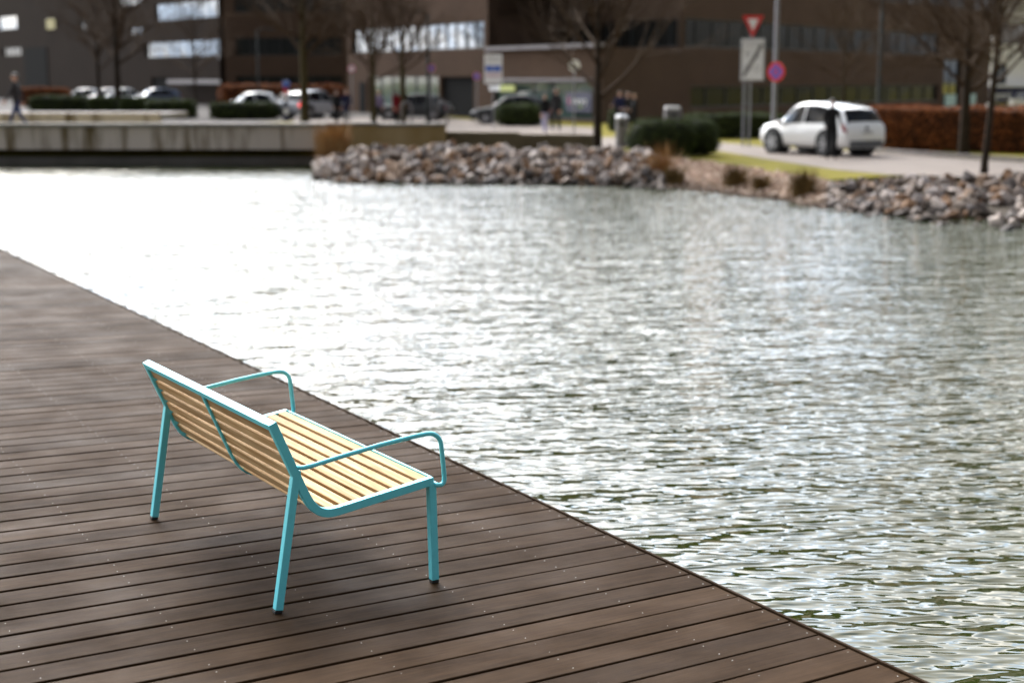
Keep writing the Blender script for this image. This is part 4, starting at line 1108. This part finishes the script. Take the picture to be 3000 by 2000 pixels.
tree('bare_tree', tbase(347, 325, 98), 14, 0.24, 3.4, rt_, 'forked bare tree between two short clipped hedges at the left', 0.45, 5)
tree('bare_tree', tbase(291, 318, 104), 12, 0.16, 3.0, rt_, 'slimmer bare tree close left of the forked one', 0.4, 4)
tree('bare_tree', tbase(574, 330, 92), 9, 0.09, 2.6, rt_, 'thin young bare tree before the far gateway', 0.4, 4)
tree('bare_tree', tbase(2470, 330, 62), 7, 0.07, 2.2, rt_, 'thin young bare tree behind the roof of the parked white car', 0.4, 4)
tree('bare_tree', tbase(2822, 447, 45.6), 9.5, 0.15, 1.9, rt_, 'bare tree against the rust-brown hedge at the right', 0.5, 5, dens=1.15)
tree('bare_tree', tbase(2884, 490, 36), 7.5, 0.085, 2.25, rt_, 'slender bare tree rooted at the back of the right boulder bank', 0.5, 5, lean=(0.12, 0), dens=1.1)

# ------------------------------------------------------------------ poles, signs, street furniture
def pole(mb, x, y, z0, z1, r, n=10): mb.tube([(x, y, z0), (x, y, z1)], r, n)
def disc(mb, c, r, nrm, th, n=24, mi=0):
    nrm = Vector(nrm).normalized(); mb.tube([Vector(c) - nrm * th / 2, Vector(c) + nrm * th / 2], r, n, mi=mi)
# give-way sign and end-of-zone board on two posts
Y = 51.0
p1, p2 = at_y(2176, 425, Y), at_y(2194, 425, Y)
sg = tag(empty('give_way_sign', (p2.x, Y, GZ)), 'red and white give-way triangle above a crossed-out zone board on twin posts', 'road sign')
b = MB(); pole(b, 0, 0, 0, at_y(2194, 46, Y).z - GZ, 0.035); b.build('post', M['pole_grey'], sg)
b = MB(); pole(b, p1.x - p2.x, 0, 0, at_y(2190, 130, Y).z - GZ, 0.035); b.build('post', M['pole_grey'], sg)
zt, zb = at_y(2196, 46, Y).z - GZ, at_y(2196, 112, Y).z - GZ; hw = 31 / F * Y
def tri_plate(k, y0, th, m, parent, name, cz):
    b = MB(); pts = [(-hw * k, (zt - cz) * k + cz), (hw * k, (zt - cz) * k + cz), (0, (zb - cz) * k + cz)]
    b.add([(x + .02, y0, z) for x, z in pts] + [(x + .02, y0 - th, z) for x, z in pts], [(0, 1, 2), (5, 4, 3), (0, 3, 4, 1), (1, 4, 5, 2), (2, 5, 3, 0)])
    return b.build(name, m, parent)
cz = zt - (zt - zb) / 3
tp_ = tri_plate(1.0, -0.04, 0.02, M['red'], sg, 'triangle_plate', cz); tri_plate(0.52, -0.061, 0.004, M['white'], tp_, 'white_field', cz)
x0, x1 = at_y(2168, 200, Y).x - p2.x, at_y(2239, 200, Y).x - p2.x; z0, z1 = at_y(2200, 238, Y).z - GZ, at_y(2200, 113, Y).z - GZ
b = MB(); b.box(((x0 + x1) / 2, -0.055, (z0 + z1) / 2), (x1 - x0, 0.02, z1 - z0)); zp = b.build('zone_board', M['grey'], sg, bevel=0.01)
b = MB(); b.box(((x0 + x1) / 2, -0.069, (z0 + z1) / 2), (x1 - x0 - 0.1, 0.008, z1 - z0 - 0.1)); b.build('board_face', M['white'], zp)
bpy.context.view_layer.update()
wx, wy = sg.location.x, sg.location.y
cx, cz2 = (x0 + x1) / 2, (z0 + z1) / 2
text('ZÓNA', 0.20, (wx + cx, wy - 0.076, GZ + z1 - 0.2), (1, 0, 0), (0, 0, 1), M['grey'], zp)
for dx, dz, ch in ((-.17, .14, 'P'), (.14, .12, 'B'), (-.17, -.28, 'O'), (.15, -.30, 'O')):
    text(ch, 0.30, (wx + cx + dx, wy - 0.076, GZ + cz2 + dz), (1, 0, 0), (0, 0, 1), M['grey'], zp, 'symbol')
b = MB(); b.bar((cx - .30, -0.079, z0 + .16), (cx + .30, -0.079, z1 - .2), 0.012, 0.11, up=(1, 0, -1)); b.build('diagonal_stripe', M['mid_grey'], zp)
# tall mast with the no-stopping disc
Y = 52.0; pb_ = at_y(2263, 425, Y)
sg = tag(empty('no_stopping_sign', (pb_.x, Y, GZ)), 'red and blue no-stopping disc on a tall grey mast left of the parked car', 'road sign')
b = MB(); b.tube([(0, 0, 0), (0.02, 0, 1.0), (0.05, 0, 9)], [0.11, 0.085, 0.06], 12); b.build('mast', M['pole_grey'], sg)
zc = at_y(2268, 211, Y).z - GZ; nn = Vector((-0.62, -0.78, 0)); cpos = Vector((0.03, -0.12, zc))
b = MB(); disc(b, cpos, 0.335, nn, 0.02); pl_ = b.build('disc_plate', M['red'], sg)
b = MB(); disc(b, cpos + nn * 0.012, 0.235, nn, 0.006); b.build('blue_field', M['blue'], pl_)
uu = Vector((0, 0, 1)).cross(nn).normalized()
for sgn_ in (1, -1):
    b = MB(); dd = (uu + Vector((0, 0, sgn_))).normalized(); b.bar(cpos + nn * (0.017 + .003 * sgn_) - dd * .235, cpos + nn * (0.017 + .003 * sgn_) + dd * .235, 0.045, 0.004, up=nn); b.build('cross_bar', M['red'], pl_)
# lamp masts
def lamp(name, px, Y, h, r, m, label, arm=1.0):
    p = at_y(px, HY, Y); o = tag(empty(name, (p.x, Y, GZ)), label, 'lamp post', 'lamp posts')
    b = MB(); b.tube([(0, 0, 0), (0, 0, 1.1), (0, 0, 1.15), (0, 0, h)], [r * 1.35, r * 1.35, r, r * .75], 12); b.build('mast', m, o, smooth=True)
    b = MB(); b.tube([(0, 0, h - .05), (arm * .5, 0, h + .08), (arm, 0, h + .1)], 0.03, 8); b.build('arm', m, o)
    b = MB(); b.box((arm + .25, 0, h + .08), (0.6, 0.22, 0.09)); b.build('lamp_head', M['pole_dark'], o, bevel=0.02)
    return o
lamp('street_lamp', 2577, 56, 8.0, 0.085, M['pole_dark'], 'dark lamp mast rising behind the rust-brown hedge')
lamp('street_lamp', 1254, 80, 5.6, 0.10, M['pole_dark'], 'dark lamp mast before the bright ribbon windows', -0.6)
lamp('street_lamp', 757, 100, 5.4, 0.075, M['pole_dark'], 'thin dark lamp mast left of the olive-trunked tree', 0.6)
# information board
Y = 70.0; a, c = at_y(1419, 160, Y), at_y(1471, 246, Y)
sg = tag(empty('information_sign', ((a.x + c.x) / 2, Y, GZ)), 'upright white parking board with a blue band before the brick entrance', 'road sign')
W_, H_ = c.x - a.x, a.z - c.z; zc = (a.z + c.z) / 2 - GZ
b = MB(); pole(b, 0, 0.05, 0, zc + H_ / 2, 0.035); b.build('post', M['pole_grey'], sg)
b = MB(); b.box((0, 0, zc), (W_, 0.03, H_)); bd = b.build('board', M['white'], sg, bevel=0.01)
b = MB(); b.box((0, -0.018, zc + .02 * H_), (W_ * .86, 0.006, H_ * .2)); b.build('blue_band', M['blue'], bd)
b = MB(); b.box((0, -0.018, zc - .2 * H_), (W_ * .86, 0.006, H_ * .12)); b.build('pink_band', mat('pale_pink', (.55, .42, .48), .5), bd)
bpy.context.view_layer.update()
text('ZÓNA', 0.22, (sg.location.x, Y - 0.02, GZ + zc + .33 * H_), (1, 0, 0), (0, 0, 1), M['grey'], bd)
text('P', 0.24, (sg.location.x, Y - 0.026, GZ + zc + .02 * H_), (1, 0, 0), (0, 0, 1), M['white'], bd, 'symbol')
# small round signs
def round_sign(px, py, Y, r, m1, m2, label, name='round_sign'):
    p = at_y(px, py, Y); o = tag(empty(name, (p.x, Y, GZ)), label, 'road sign', 'small round signs')
    b = MB(); pole(b, 0, 0.05, 0, p.z - GZ + r, 0.03); b.build('post', M['pole_grey'], o)
    b = MB(); disc(b, (0, 0, p.z - GZ), r, (-.2, -1, 0), 0.02); d = b.build('disc_plate', m1, o)
    if m2:
        b = MB(); disc(b, Vector((0, 0, p.z - GZ)) + Vector((-.2, -1, 0)).normalized() * .013, r * .68, (-.2, -1, 0), 0.004); b.build('inner_field', m2, d)
round_sign(1030, 202, 84, 0.20, M['pink'], M['white'], 'small pinkish round sign at the left corner of the brick block')
round_sign(1264, 200, 79, 0.19, M['pink'], M['blue'], 'small round sign beside the dark lamp mast')
round_sign(1397, 224, 76, 0.19, M['pink'], M['blue'], 'small round sign left of the parking board')
round_sign(1683, 193, 58, 0.22, M['white'], None, 'plain white round plate left of the central tree')
# striped ticket post
Y = 82.0; p = at_y(838, 335, Y); o = tag(empty('ticket_post', (p.x, Y, GZ)), 'slim post with a blue head and red and white bands near the tail lights', 'post')
zt = at_y(838, 238, Y).z - GZ
for i in range(5):
    b = MB(); b.box((0, 0, zt * (i + .5) / 6), (0.2, 0.2, zt / 6 - .004)); b.build('band', (M['navy'], M['white'], M['navy'], M['white'], M['red'])[i], o)
b = MB(); b.box((0.05, 0, zt * 5.5 / 6), (0.34, 0.22, zt / 6 - .004)); b.build('head', M['blue'], o, bevel=.02)
# bins
def bin_(name, px, ytop, ybot, Y, wpx, label, square=False):
    p = at_y(px, ytop, Y); r = wpx / 2 / F * Y; h = p.z - GZ; o = tag(empty(name, (p.x, Y, GZ)), label, 'bin')
    b = MB()
    if square: b.box((0, 0, h * .45), (2 * r, 1.6 * r, h * .9))
    else: b.tube([(0, 0, 0), (0, 0, h * .88)], r, 20)
    b.build('body', M['mid_grey'], o, bevel=.01)
    b = MB()
    if square: b.box((-.1 * r, 0, h * .95), (1.7 * r, 1.7 * r, h * .1))
    else: b.tube([(0, 0, h * .885), (0, 0, h * .92), (0, 0, h)], [r * 1.06, r * 1.06, r * .7], 20)
    b.build('lid', M['white'], o, bevel=.01)
    b = MB(); b.box((0, -r * (0.8 if square else 1.0), h * .72), (r * .9, .02, h * .1)); b.build('slot', M['black'], o)
bin_('litter_bin', 1822, 336, 425, 50.5, 36, 'round grey litter bin left of the clipped evergreen domes')
bin_('litter_bin', 1972, 312, 400, 60, 48, 'square grey container with a white lid behind the evergreen domes', True)
# cycle hoops
for i, (x, lab) in enumerate(((1192, 'left grey cycle hoop by the glazed entrance'), (1296, 'right grey cycle hoop by the glazed entrance'))):
    Y = 77.0; p = at_y(x, 360, Y); b = MB(); hh = at_y(x, 300, Y).z - GZ
    b.tube([(-.25, 0, 0), (-.25, 0, hh * .8), (-.15, 0, hh), (.15, 0, hh), (.25, 0, hh * .8), (.25, 0, 0)], .05, 8)
    o = b.build('cycle_hoop', M['mid_grey'], smooth=True); o.location = (p.x, Y, GZ); tag(o, lab, 'cycle stand', 'cycle hoops')
# ------------------------------------------------------------------ cars
def car(name, loc, heading, size, paint, label, kind='suv', rear_lit=False, detail=True, group=None):
    """local X forward. size = (length, width, height)"""
    L, W, H = size
    root = tag(empty(name, loc, heading), label, 'car', group)
    h = W / 2
    # stations: x/L, roof/top z/H, belt z/H, half width top factor, half width belt factor
    if kind == 'suv':
        st = [(-.5, .50, .44, .84, .88), (-.492, .585, .50, .88, .95), (-.476, .64, .555, .84, .975), (-.435, .83, .59, .74, .99), (-.408, .885, .595, .735, 1.0), (-.30, .94, .59, .745, 1.0), (-.14, .99, .58, .76, 1.0), (0.0, 1.0, .57, .765, 1.0), (.09, .965, .56, .755, 1.0), (.16, .86, .555, .75, 1.0), (.24, .70, .55, .78, 1.0), (.275, .64, .545, .82, .995), (.34, .615, .53, .86, .99), (.42, .575, .51, .84, .96), (.478, .50, .44, .78, .88), (.5, .38, .34, .70, .78)]
    else:
        st = [(-.5, .46, .40, .78, .82), (-.49, .53, .44, .82, .92), (-.46, .62, .52, .80, .96), (-.40, .76, .56, .70, .98), (-.32, .93, .575, .70, 1.0), (-.18, .995, .575, .72, 1.0), (-.05, 1.0, .565, .735, 1.0), (.05, .95, .56, .73, 1.0), (.14, .80, .555, .73, 1.0), (.21, .655, .55, .76, 1.0), (.25, .60, .545, .80, .995), (.34, .565, .52, .83, .98), (.42, .525, .49, .79, .94), (.475, .45, .41, .72, .85), (.5, .35, .32, .64, .74)]
    def at(x):
        for i in range(len(st) - 1):
            if x <= st[i + 1][0]:
                t = (x - st[i][0]) / (st[i + 1][0] - st[i][0]); return [st[i][k] + (st[i + 1][k] - st[i][k]) * t for k in range(1, 5)]
        return list(st[-1][1:])
    z_sill = 0.155 * H
    def sec(x):
        zt, zb, wt, wb = at(x); zt *= H; zb *= H; ends = 1 - 0.10 * max(0, abs(x) - .40) / .10
        return [(h * .90 * wb * ends, z_sill), (h * wb * .985, z_sill + .10 * H), (h * wb, (z_sill + zb) * .55), (h * wb * .985, zb), (h * (wb * .25 + wt * .75), zb + (zt - zb) * .62), (h * wt, zt - .035 * H), (h * wt * .86, zt - .008 * H), (0, zt)]
    def S(x, t, side=1, off=0.0):
        s = sec(x); i = min(int(t), 6); f = t - i
        y = s[i][0] + (s[i + 1][0] - s[i][0]) * f; z = s[i][1] + (s[i + 1][1] - s[i][1]) * f
        return Vector((x * L, side * y, z))
    xs = []
    for i in range(len(st) - 1):
        for k in range(2): xs.append(st[i][0] + (st[i + 1][0] - st[i][0]) * k / 2)
    xs.append(.5)
    b = MB(); vs = []; row = 15
    for x in xs:
        s = sec(x); vs += [(x * L, y, z) for y, z in s] + [(x * L, -y, z) for y, z in reversed(s[:-1])]
    fs = [(i * row + j, i * row + j + 1, (i + 1) * row + j + 1, (i + 1) * row + j) for i in range(len(xs) - 1) for j in range(row - 1)]
    fs += [(i * row + row - 1, i * row, (i + 1) * row, (i + 1) * row + row - 1) for i in range(len(xs) - 1)]
    fs += [tuple(range(row)), tuple((len(xs) - 1) * row + j for j in reversed(range(row)))]
    b.add(vs, fs); body = b.build('body', paint, root, smooth=True)
    def patch(name, x0, x1, t0, t1, side, m, off=0.008, nx=5, nt=4, both=False, shape=None, parent=None):
        b = MB(); vs = []
        for i in range(nx + 1):
            for j in range(nt + 1):
                x = x0 + (x1 - x0) * i / nx; a0, a1 = (shape(x) if shape else (t0, t1))
                vs.append(S(x, a0 + (a1 - a0) * j / nt, side))
        fs = [(i * (nt + 1) + j, (i + 1) * (nt + 1) + j, (i + 1) * (nt + 1) + j + 1, i * (nt + 1) + j + 1) for i in range(nx) for j in range(nt)]
        b.add(vs, fs); o = b.build(name, m, parent or root, smooth=True)
        me = o.data; c = Vector((0, 0, H * .45))
        me.update()
        nm = [v.normal.copy() for v in me.vertices]
        for v, q in zip(me.vertices, nm):
            if q.dot(v.co - c) < 0: q = -q
            v.co += q * off
        return o
    def glassband(name, x0, x1, m=M['glass_car']):
        # windscreen / rear window: across the whole top
        b = MB(); vs = []; nx = 5
        ts = [4.55, 5.0, 5.5, 6, 6.5, 7.0]
        for i in range(nx + 1):
            x = x0 + (x1 - x0) * i / nx
            r = [S(x, t, 1) for t in ts] + [S(x, t, -1) for t in reversed(ts[:-1])]
            vs += r
        k = 11
        b.add(vs, [(i * k + j, (i + 1) * k + j, (i + 1) * k + j + 1, i * k + j + 1) for i in range(nx) for j in range(k - 1)])
        o = b.build(name, m, root, smooth=True); me = o.data; c = Vector((0, 0, H * .3)); nm = [v.normal.copy() for v in me.vertices]
        for v, q in zip(me.vertices, nm):
            if q.dot(v.co - c) < 0: q = -q
            v.co += q * 0.009
    for s in (1, -1):
        if kind == 'suv':
            patch('side_window', -.02, .20, 0, 0, s, M['glass_car'], shape=lambda x: (3.12, 4.85 if x < .12 else 4.85 - (x - .12) * 14))
            patch('side_window', -.245, -.035, 0, 0, s, M['glass_car'], shape=lambda x: (3.12, 4.85))
            patch('side_window', -.345, -.257, 0, 0, s, M['glass_car'], shape=lambda x: (3.15, 4.8 - (-.257 - x) * 17))
        else:
            patch('side_window', -.03, .16, 0, 0, s, M['glass_car'], shape=lambda x: (3.12, 4.8 if x < .07 else 4.8 - (x - .07) * 15))
            patch('side_window', -.27, -.045, 0, 0, s, M['glass_car'], shape=lambda x: (3.12, 4.8 if x > -.2 else 4.8 - (-.2 - x) * 10))
        patch('tail_light', -.494, -.45, 2.5, 3.35, s, M['tail_lit'] if rear_lit else M['tail'], off=0.012, nx=2, nt=2)
        patch('headlight', .43, .478, 2.6, 3.6, s, M['lamp_glass'], off=0.010, nx=2, nt=2)
        # mirror
        b = MB(); b.box((.20 * L, s * (h + .09), H * .60), (.12, .2, .13)); b.build('wing_mirror', paint, root, bevel=.03)
    if kind == 'suv': glassband('windscreen', .125, .255); glassband('rear_window', -.474, -.412)
    else: glassband('windscreen', .06, .225); glassband('rear_window', -.44, -.335)
    # bumpers, sills, plate
    b = MB(); b.box((-.497 * L, 0, .235 * H), (.08, W * .80, .14 * H)); bp = b.build('rear_bumper', M['bumper'], root, bevel=.03)
    b = MB(); b.box((-.508 * L, 0, .455 * H), (.02, .50, .11)); pt = b.build('number_plate', M['white'], root)
    b = MB()
    for k in range(6): b.box((-.508 * L - .012, -.17 + k * .07, .455 * H), (.004, .035, .06))
    b.build('plate_characters', M['black'], pt)
    b = MB(); disc(b, (-.502 * L, 0, .53 * H), .06, (-1, 0, 0), .03, 16); b.build('emblem', M['mid_grey'], root)
    # wheels with arches
    rw_ = .228 * H if kind == 'suv' else .215 * H
    for fx in (.30, -.285):
        for s in (1, -1):
            b = MB(); b.tube([(fx * L, s * h * .55, rw_ * 1.06), (fx * L, s * (h * 1.004), rw_ * 1.06)], rw_ * 1.2, 24); b.build('wheel_arch', M['rubber'], root)
            wh = empty('wheel', (fx * L, s * h * .93, rw_)); wh.parent = root
            b = MB(); b.tube([(0, -s * .12, 0), (0, s * .115, 0)], rw_, 24); b.build('tyre', M['rubber'], wh, bevel=.02)
            b = MB(); b.tube([(0, s * .10, 0), (0, s * .121, 0)], rw_ * .68, 24)
            rim = b.build('rim', M['bumper'], wh)
            b = MB()
            for k in range(5):
                a = k * 2 * math.pi / 5; b.bar((0, s * .127, 0), (math.cos(a) * rw_ * .66, s * .127, math.sin(a) * rw_ * .66), .05, .012, up=(0, 1, 0))
            b.build('spokes', M['alloy'], wh)
    return root
M['tail'] = mat('tail_lens', (.22, .012, .015), .2)
M['tail_lit'] = mat('tail_lens_lit', (.5, .02, .02), .3)
pn = M['tail_lit'].node_tree.nodes['Principled BSDF']; pn.inputs['Emission Color'].default_value = (1, .05, .04, 1); pn.inputs['Emission Strength'].default_value = 2.5
M['lamp_glass'] = mat('headlamp_lens', (.5, .5, .52), .1)
M['bumper'] = mat('grey_plastic', (.10, .10, .105), .55)
M['alloy'] = mat('alloy', (.45, .45, .47), .35, metal=.7)
def paint(name, c): return mat(name, c, .28, coat=1.0, var=.01, scale=2)
P_white = paint('white_paint', (.78, .78, .78)); P_silver = paint('silver_paint', (.38, .39, .42)); P_blue = paint('bluegrey_paint', (.10, .14, .22)); P_dim = mat('dull_grey_paint', (.05, .052, .055), .6, spec=.15); P_lav = paint('grey_paint', (.22, .21, .27))
def car_at(px, py, Y): p = at_y(px, py, Y); return Vector((p.x, Y, GZ))
# white sport-utility car on the path: rear-left wheel touches near (2408,455)
hd = R(90 + 33)
car('parked_car', car_at(2400, 450, 45.6), hd, (3.8, 1.68, 1.56), P_white, 'white five-door car parked on the pale path beside the rust-brown hedge', 'suv')
car('parked_car', car_at(731, 312, 94), R(205), (4.1, 1.75, 1.48), P_white, 'lone white hatchback behind the low hedge left of the ticket post', 'hatch', group='cars beyond the pond')
car('parked_car', car_at(915, 345, 88), R(57), (4.4, 1.85, 1.65), P_silver, 'silver car with its red tail lights lit, half hidden by a tree trunk', 'suv', rear_lit=True, group='cars beyond the pond')
car('parked_car', car_at(240, 300, 134), R(190), (4.2, 1.8, 1.5), P_white, 'white car at the far left end of the parked row', 'hatch', group='cars beyond the pond')
car('parked_car', car_at(308, 300, 133), R(200), (4.0, 1.8, 1.5), P_lav, 'grey-lilac car, second in the far parked row', 'hatch', group='cars beyond the pond')
car('parked_car', car_at(381, 300, 132), R(20), (4.2, 1.8, 1.5), P_white, 'white car right of the forked tree in the far parked row', 'hatch', group='cars beyond the pond')
car('parked_car', car_at(455, 300, 130), R(215), (4.3, 1.8, 1.52), P_blue, 'blue-grey car closing the right end of the far parked row', 'suv', group='cars beyond the pond')
car('parked_car', car_at(1215, 340, 85), R(170), (4.2, 1.75, 1.45), P_dim, 'dull grey car before the glazed entrance behind the cycle hoops', 'hatch', group='cars beyond the pond')
car('parked_car', car_at(1500, 335, 77.5), R(175), (4.2, 1.75, 1.45), P_dim, 'dull grey car before the shop front behind the clipped bush', 'hatch', group='cars beyond the pond')

# ------------------------------------------------------------------ people
def cloth(name, c): return mat(name, c, .85, var=.15, scale=9)
SK = mat('skin', (.42, .24, .17), .55)
def person(loc, heading, height, top, bottom, hair, label, stride=0.0, arms=(0.1, 0.1), shoe=None, coat=False, long_hair=False, elbow=0.25, lean=0.0):
    """one continuous skinned body; local +Y is where the person faces"""
    k = height / 1.75
    V = [(0, 0, .96), (0, .005 + lean * .1, 1.12), (0, .01 + lean * .3, 1.33), (0, lean * .42, 1.47), (0, .015 + lean * .5, 1.56), (0, .03 + lean * .55, 1.66), (0, .02 + lean * .58, 1.73)]
    Rr = [(.155, .115), (.14, .10), (.165, .11), (.075, .07), (.062, .065), (.078, .095), (.06, .075)]
    E_ = [(0, 1), (1, 2), (2, 3), (3, 4), (4, 5), (5, 6)]
    hands = []
    for s, sw in ((1, arms[0]), (-1, arms[1])):
        i = len(V)
        y = lean * .35
        sh = Vector((s * .175, y, 1.42)); el = sh + Vector((s * .05, math.sin(sw) * .29, -math.cos(sw) * .29)); sw2 = sw + elbow
        wr = el + Vector((-s * .01, math.sin(sw2) * .25, -math.cos(sw2) * .25)); hd_ = wr + (wr - el).normalized() * .08
        V += [tuple(sh), tuple(el), tuple(wr), tuple(hd_)]; Rr += [(.068, .068), (.05, .05), (.034, .036), (.022, .042)]
        E_ += [(2, i), (i, i + 1), (i + 1, i + 2), (i + 2, i + 3)]; hands.append((hd_, (wr - el).normalized(), s))
    for s, st_ in ((1, stride), (-1, -stride)):
        i = len(V)
        hip = Vector((s * .095, 0, .88)); kn = hip + Vector((0, math.sin(st_ + .06) * .42, -math.cos(st_ + .06) * .42))
        a2 = st_ - (.35 if st_ < 0 else .02) * (1 if stride else 0.1); an = kn + Vector((0, math.sin(a2) * .40, -math.cos(a2) * .40))
        toe = an + Vector((0, .17, -.035 if st_ >= 0 else -.06))
        V += [tuple(hip), tuple(kn), tuple(an), tuple(toe)]; Rr += [(.092, .095), (.062, .066), (.045, .05), (.042, .032)]
        E_ += [(0, i), (i, i + 1), (i + 1, i + 2), (i + 2, i + 3)]
    me = bpy.data.meshes.new('tmp'); me.from_pydata([tuple(c * k for c in v) for v in V], E_, [])
    o = link(bpy.data.objects.new('person', me))
    md = o.modifiers.new('skin', 'SKIN'); md.use_smooth_shade = True
    for i, (a, c) in enumerate(Rr):
        me.skin_vertices[0].data[i].radius = (a * k, c * k); me.skin_vertices[0].data[i].use_root = (i == 0)
    sb = o.modifiers.new('sub', 'SUBSURF'); sb.levels = 2; sb.render_levels = 2
    dg = bpy.context.evaluated_depsgraph_get(); ev = o.evaluated_get(dg)
    m2 = bpy.data.meshes.new_from_object(ev); o.modifiers.clear()
    # fingers and nose added to the same mesh
    bm = bmesh.new(); bm.from_mesh(m2)
    fb = MB()
    for hp, dr, s in hands:
        sd_ = Vector((0, 1, 0)); out = Vector((s, 0, 0))
        for j, (o_, ln) in enumerate(((-.026, .06), (-.009, .075), (.009, .072), (.026, .055))):
            p0 = hp + sd_ * o_; p1 = p0 + dr * ln * .55; p2 = p1 + (dr * .8 - out * .5).normalized() * ln * .5
            fb.tube([p0 * k, p1 * k, p2 * k], [.009 * k, .008 * k, .006 * k], 5)
        p0 = hp - dr * .03 + sd_ * .035; fb.tube([p0 * k, (p0 + dr * .03 + sd_ * .025) * k, (p0 + dr * .065 + sd_ * .03) * k], [.011 * k, .009 * k, .007 * k], 5)
    hy_ = lean * .56
    fb.tube([Vector((0, .105 + hy_, 1.655)) * k, Vector((0, .145 + hy_, 1.632)) * k], [.008 * k, .015 * k], 5)
    for s in (-1, 1): fb.tube([Vector((s * .078, .02 + hy_, 1.665)) * k, Vector((s * .088, .012 + hy_, 1.64)) * k], [.02 * k, .014 * k], 5)
    nb_ = len(bm.verts); vv = [bm.verts.new(p) for p in fb.v]
    for f in fb.f:
        try: bm.faces.new([vv[i] for i in f])
        except ValueError: pass
    bm.to_mesh(m2); bm.free()
    m2.materials.clear()
    for m in (SK, top, bottom, shoe or M['rubber']): m2.materials.append(m)
    for p in m2.polygons:
        c = p.center / k; z = c.z
        wrist_z = min(hh[0].z for hh in hands) + .09
        hand = any((c - hh[0]).length < .135 and (c - (hh[0] - hh[1] * .10)).dot(hh[1]) > 0.02 for hh in hands)
        if hand: mi = 0
        elif z > 1.515: mi = 0
        elif z > (.62 if coat else .93): mi = 1
        elif z > .105: mi = 2
        else: mi = 3
        if not hand and abs(c.x) > .16 and z > .8 and z <= 1.515: mi = 1
        p.material_index = mi; p.use_smooth = True
    o.data = m2; bpy.data.meshes.remove(me)
    o.location = loc; o.rotation_euler = (0, 0, heading)
    tag(o, label, 'person')
    # hair cap, eyes
    b = MB(); n1, n2 = 12, 7
    c = Vector((0, .005 + hy_, 1.685))
    vs = []
    for i in range(n2):
        th = (i / (n2 - 1)) * (2.1 if long_hair else 1.7)
        for j in range(n1):
            ph = 2 * math.pi * j / n1; f = 1.0
            if math.sin(ph) > .3 and th > 1.0: f = 0.80
            drop = .12 * (i / (n2 - 1)) if (long_hair and math.sin(ph) < .2) else 0
            vs.append((c + Vector((.092 * math.sin(th) * math.cos(ph) * f, .112 * math.sin(th) * math.sin(ph) * f, .085 * math.cos(th) - drop))) * k)
    b.add(vs, [(i * n1 + j, i * n1 + (j + 1) % n1, (i + 1) * n1 + (j + 1) % n1, (i + 1) * n1 + j) for i in range(n2 - 1) for j in range(n1)])
    b.build('hair', hair, o, smooth=True)
    for s in (-1, 1):
        b = MB(); b.tube([Vector((s * .032, .112 + hy_, 1.668)) * k, Vector((s * .032, .119 + hy_, 1.668)) * k], .009 * k, 6); b.build('eye', M['black'], o)
    b = MB(); b.box(Vector((0, .112 + hy_, 1.598)) * k, (.045 * k, .012, .009)); b.build('mouth', M['tail'], o)
    return o
C_dark = cloth('dark_wool', (.012, .012, .013)); C_jeans = cloth('denim', (.02, .03, .08)); C_red = cloth('red_coat', (.14, .008, .012)); C_pale = cloth('pale_trousers', (.38, .36, .50))
C_grey = cloth('grey_jacket', (.03, .028, .03)); C_navy = cloth('navy_coat', (.015, .017, .045)); C_lil = cloth('lilac_top', (.20, .16, .26)); C_olive = cloth('dark_trousers', (.02, .02, .018)); C_brown = cloth('brown_top', (.10, .03, .015))
Hd = mat('dark_hair', (.02, .014, .01), .6); Hb = mat('brown_hair', (.06, .03, .015), .6); Hf = mat('fair_hair', (.25, .15, .07), .6)
def feet(px, Y, z=GZ): p = at_y(px, HY, Y); return Vector((p.x, Y, z))
person(feet(45, 48.0, 0.425), R(90), 1.82, C_grey, C_jeans, Hd, 'person in a dark jacket and jeans walking left along the bridge', 0.38, (-.35, .4))
person(feet(2442, 42.6), R(-20), 1.68, C_dark, C_dark, Hd, 'person dressed all in black standing at the rear corner of the white car', 0.12, (.35, .2), elbow=.6, coat=True)
person(feet(985, 76.5), R(200), 1.68, C_dark, C_dark, Hd, 'left one of two dark-clad walkers beside the silver car', 0.25, (.2, -.2), coat=True)
person(feet(1013, 76.0), R(190), 1.72, C_navy, C_dark, Hd, 'right one of two dark-clad walkers, in a navy coat', 0.3, (-.25, .25), coat=True)
person(feet(1109, 77.0), R(160), 1.66, C_lil, C_olive, Hf, 'fair-haired walker in a lilac top right of the tree by the entrance', 0.3, (.3, -.3))
person(feet(1160, 76.5), R(30), 1.68, C_red, C_dark, Hb, 'walker in a long dark red coat', 0.28, (.25, -.25), coat=True, long_hair=True)
person(feet(1183, 78.5), R(10), 1.74, C_dark, C_dark, Hd, 'dark figure half hidden close behind the red coat', 0.2, (.2, -.2))
person(feet(1597, 63.0), R(10), 1.62, C_dark, C_pale, Hb, 'walker in a black jacket and pale trousers on the plaza', 0.3, (.3, -.25), shoe=C_pale)
person(feet(1630, 65.0), R(-10), 1.84, C_grey, C_dark, Hb, 'taller walker in dark grey beside the one in pale trousers', 0.3, (-.25, .3), coat=True)
person(feet(1817, 66.0), R(150), 1.72, C_navy, C_dark, Hb, 'leftmost of three people chatting behind the grey litter bin', 0.05, (.5, .2), elbow=.9)
person(feet(1840, 67.0), R(200), 1.66, C_grey, C_dark, Hb, 'middle one of three people chatting behind the grey litter bin', 0.05, (.3, .4), elbow=.8)
person(feet(1860, 66.0), R(110), 1.60, C_dark, C_dark, Hf, 'rightmost of three people behind the litter bin, fair-haired', 0.05, (.3, .3), elbow=.7)
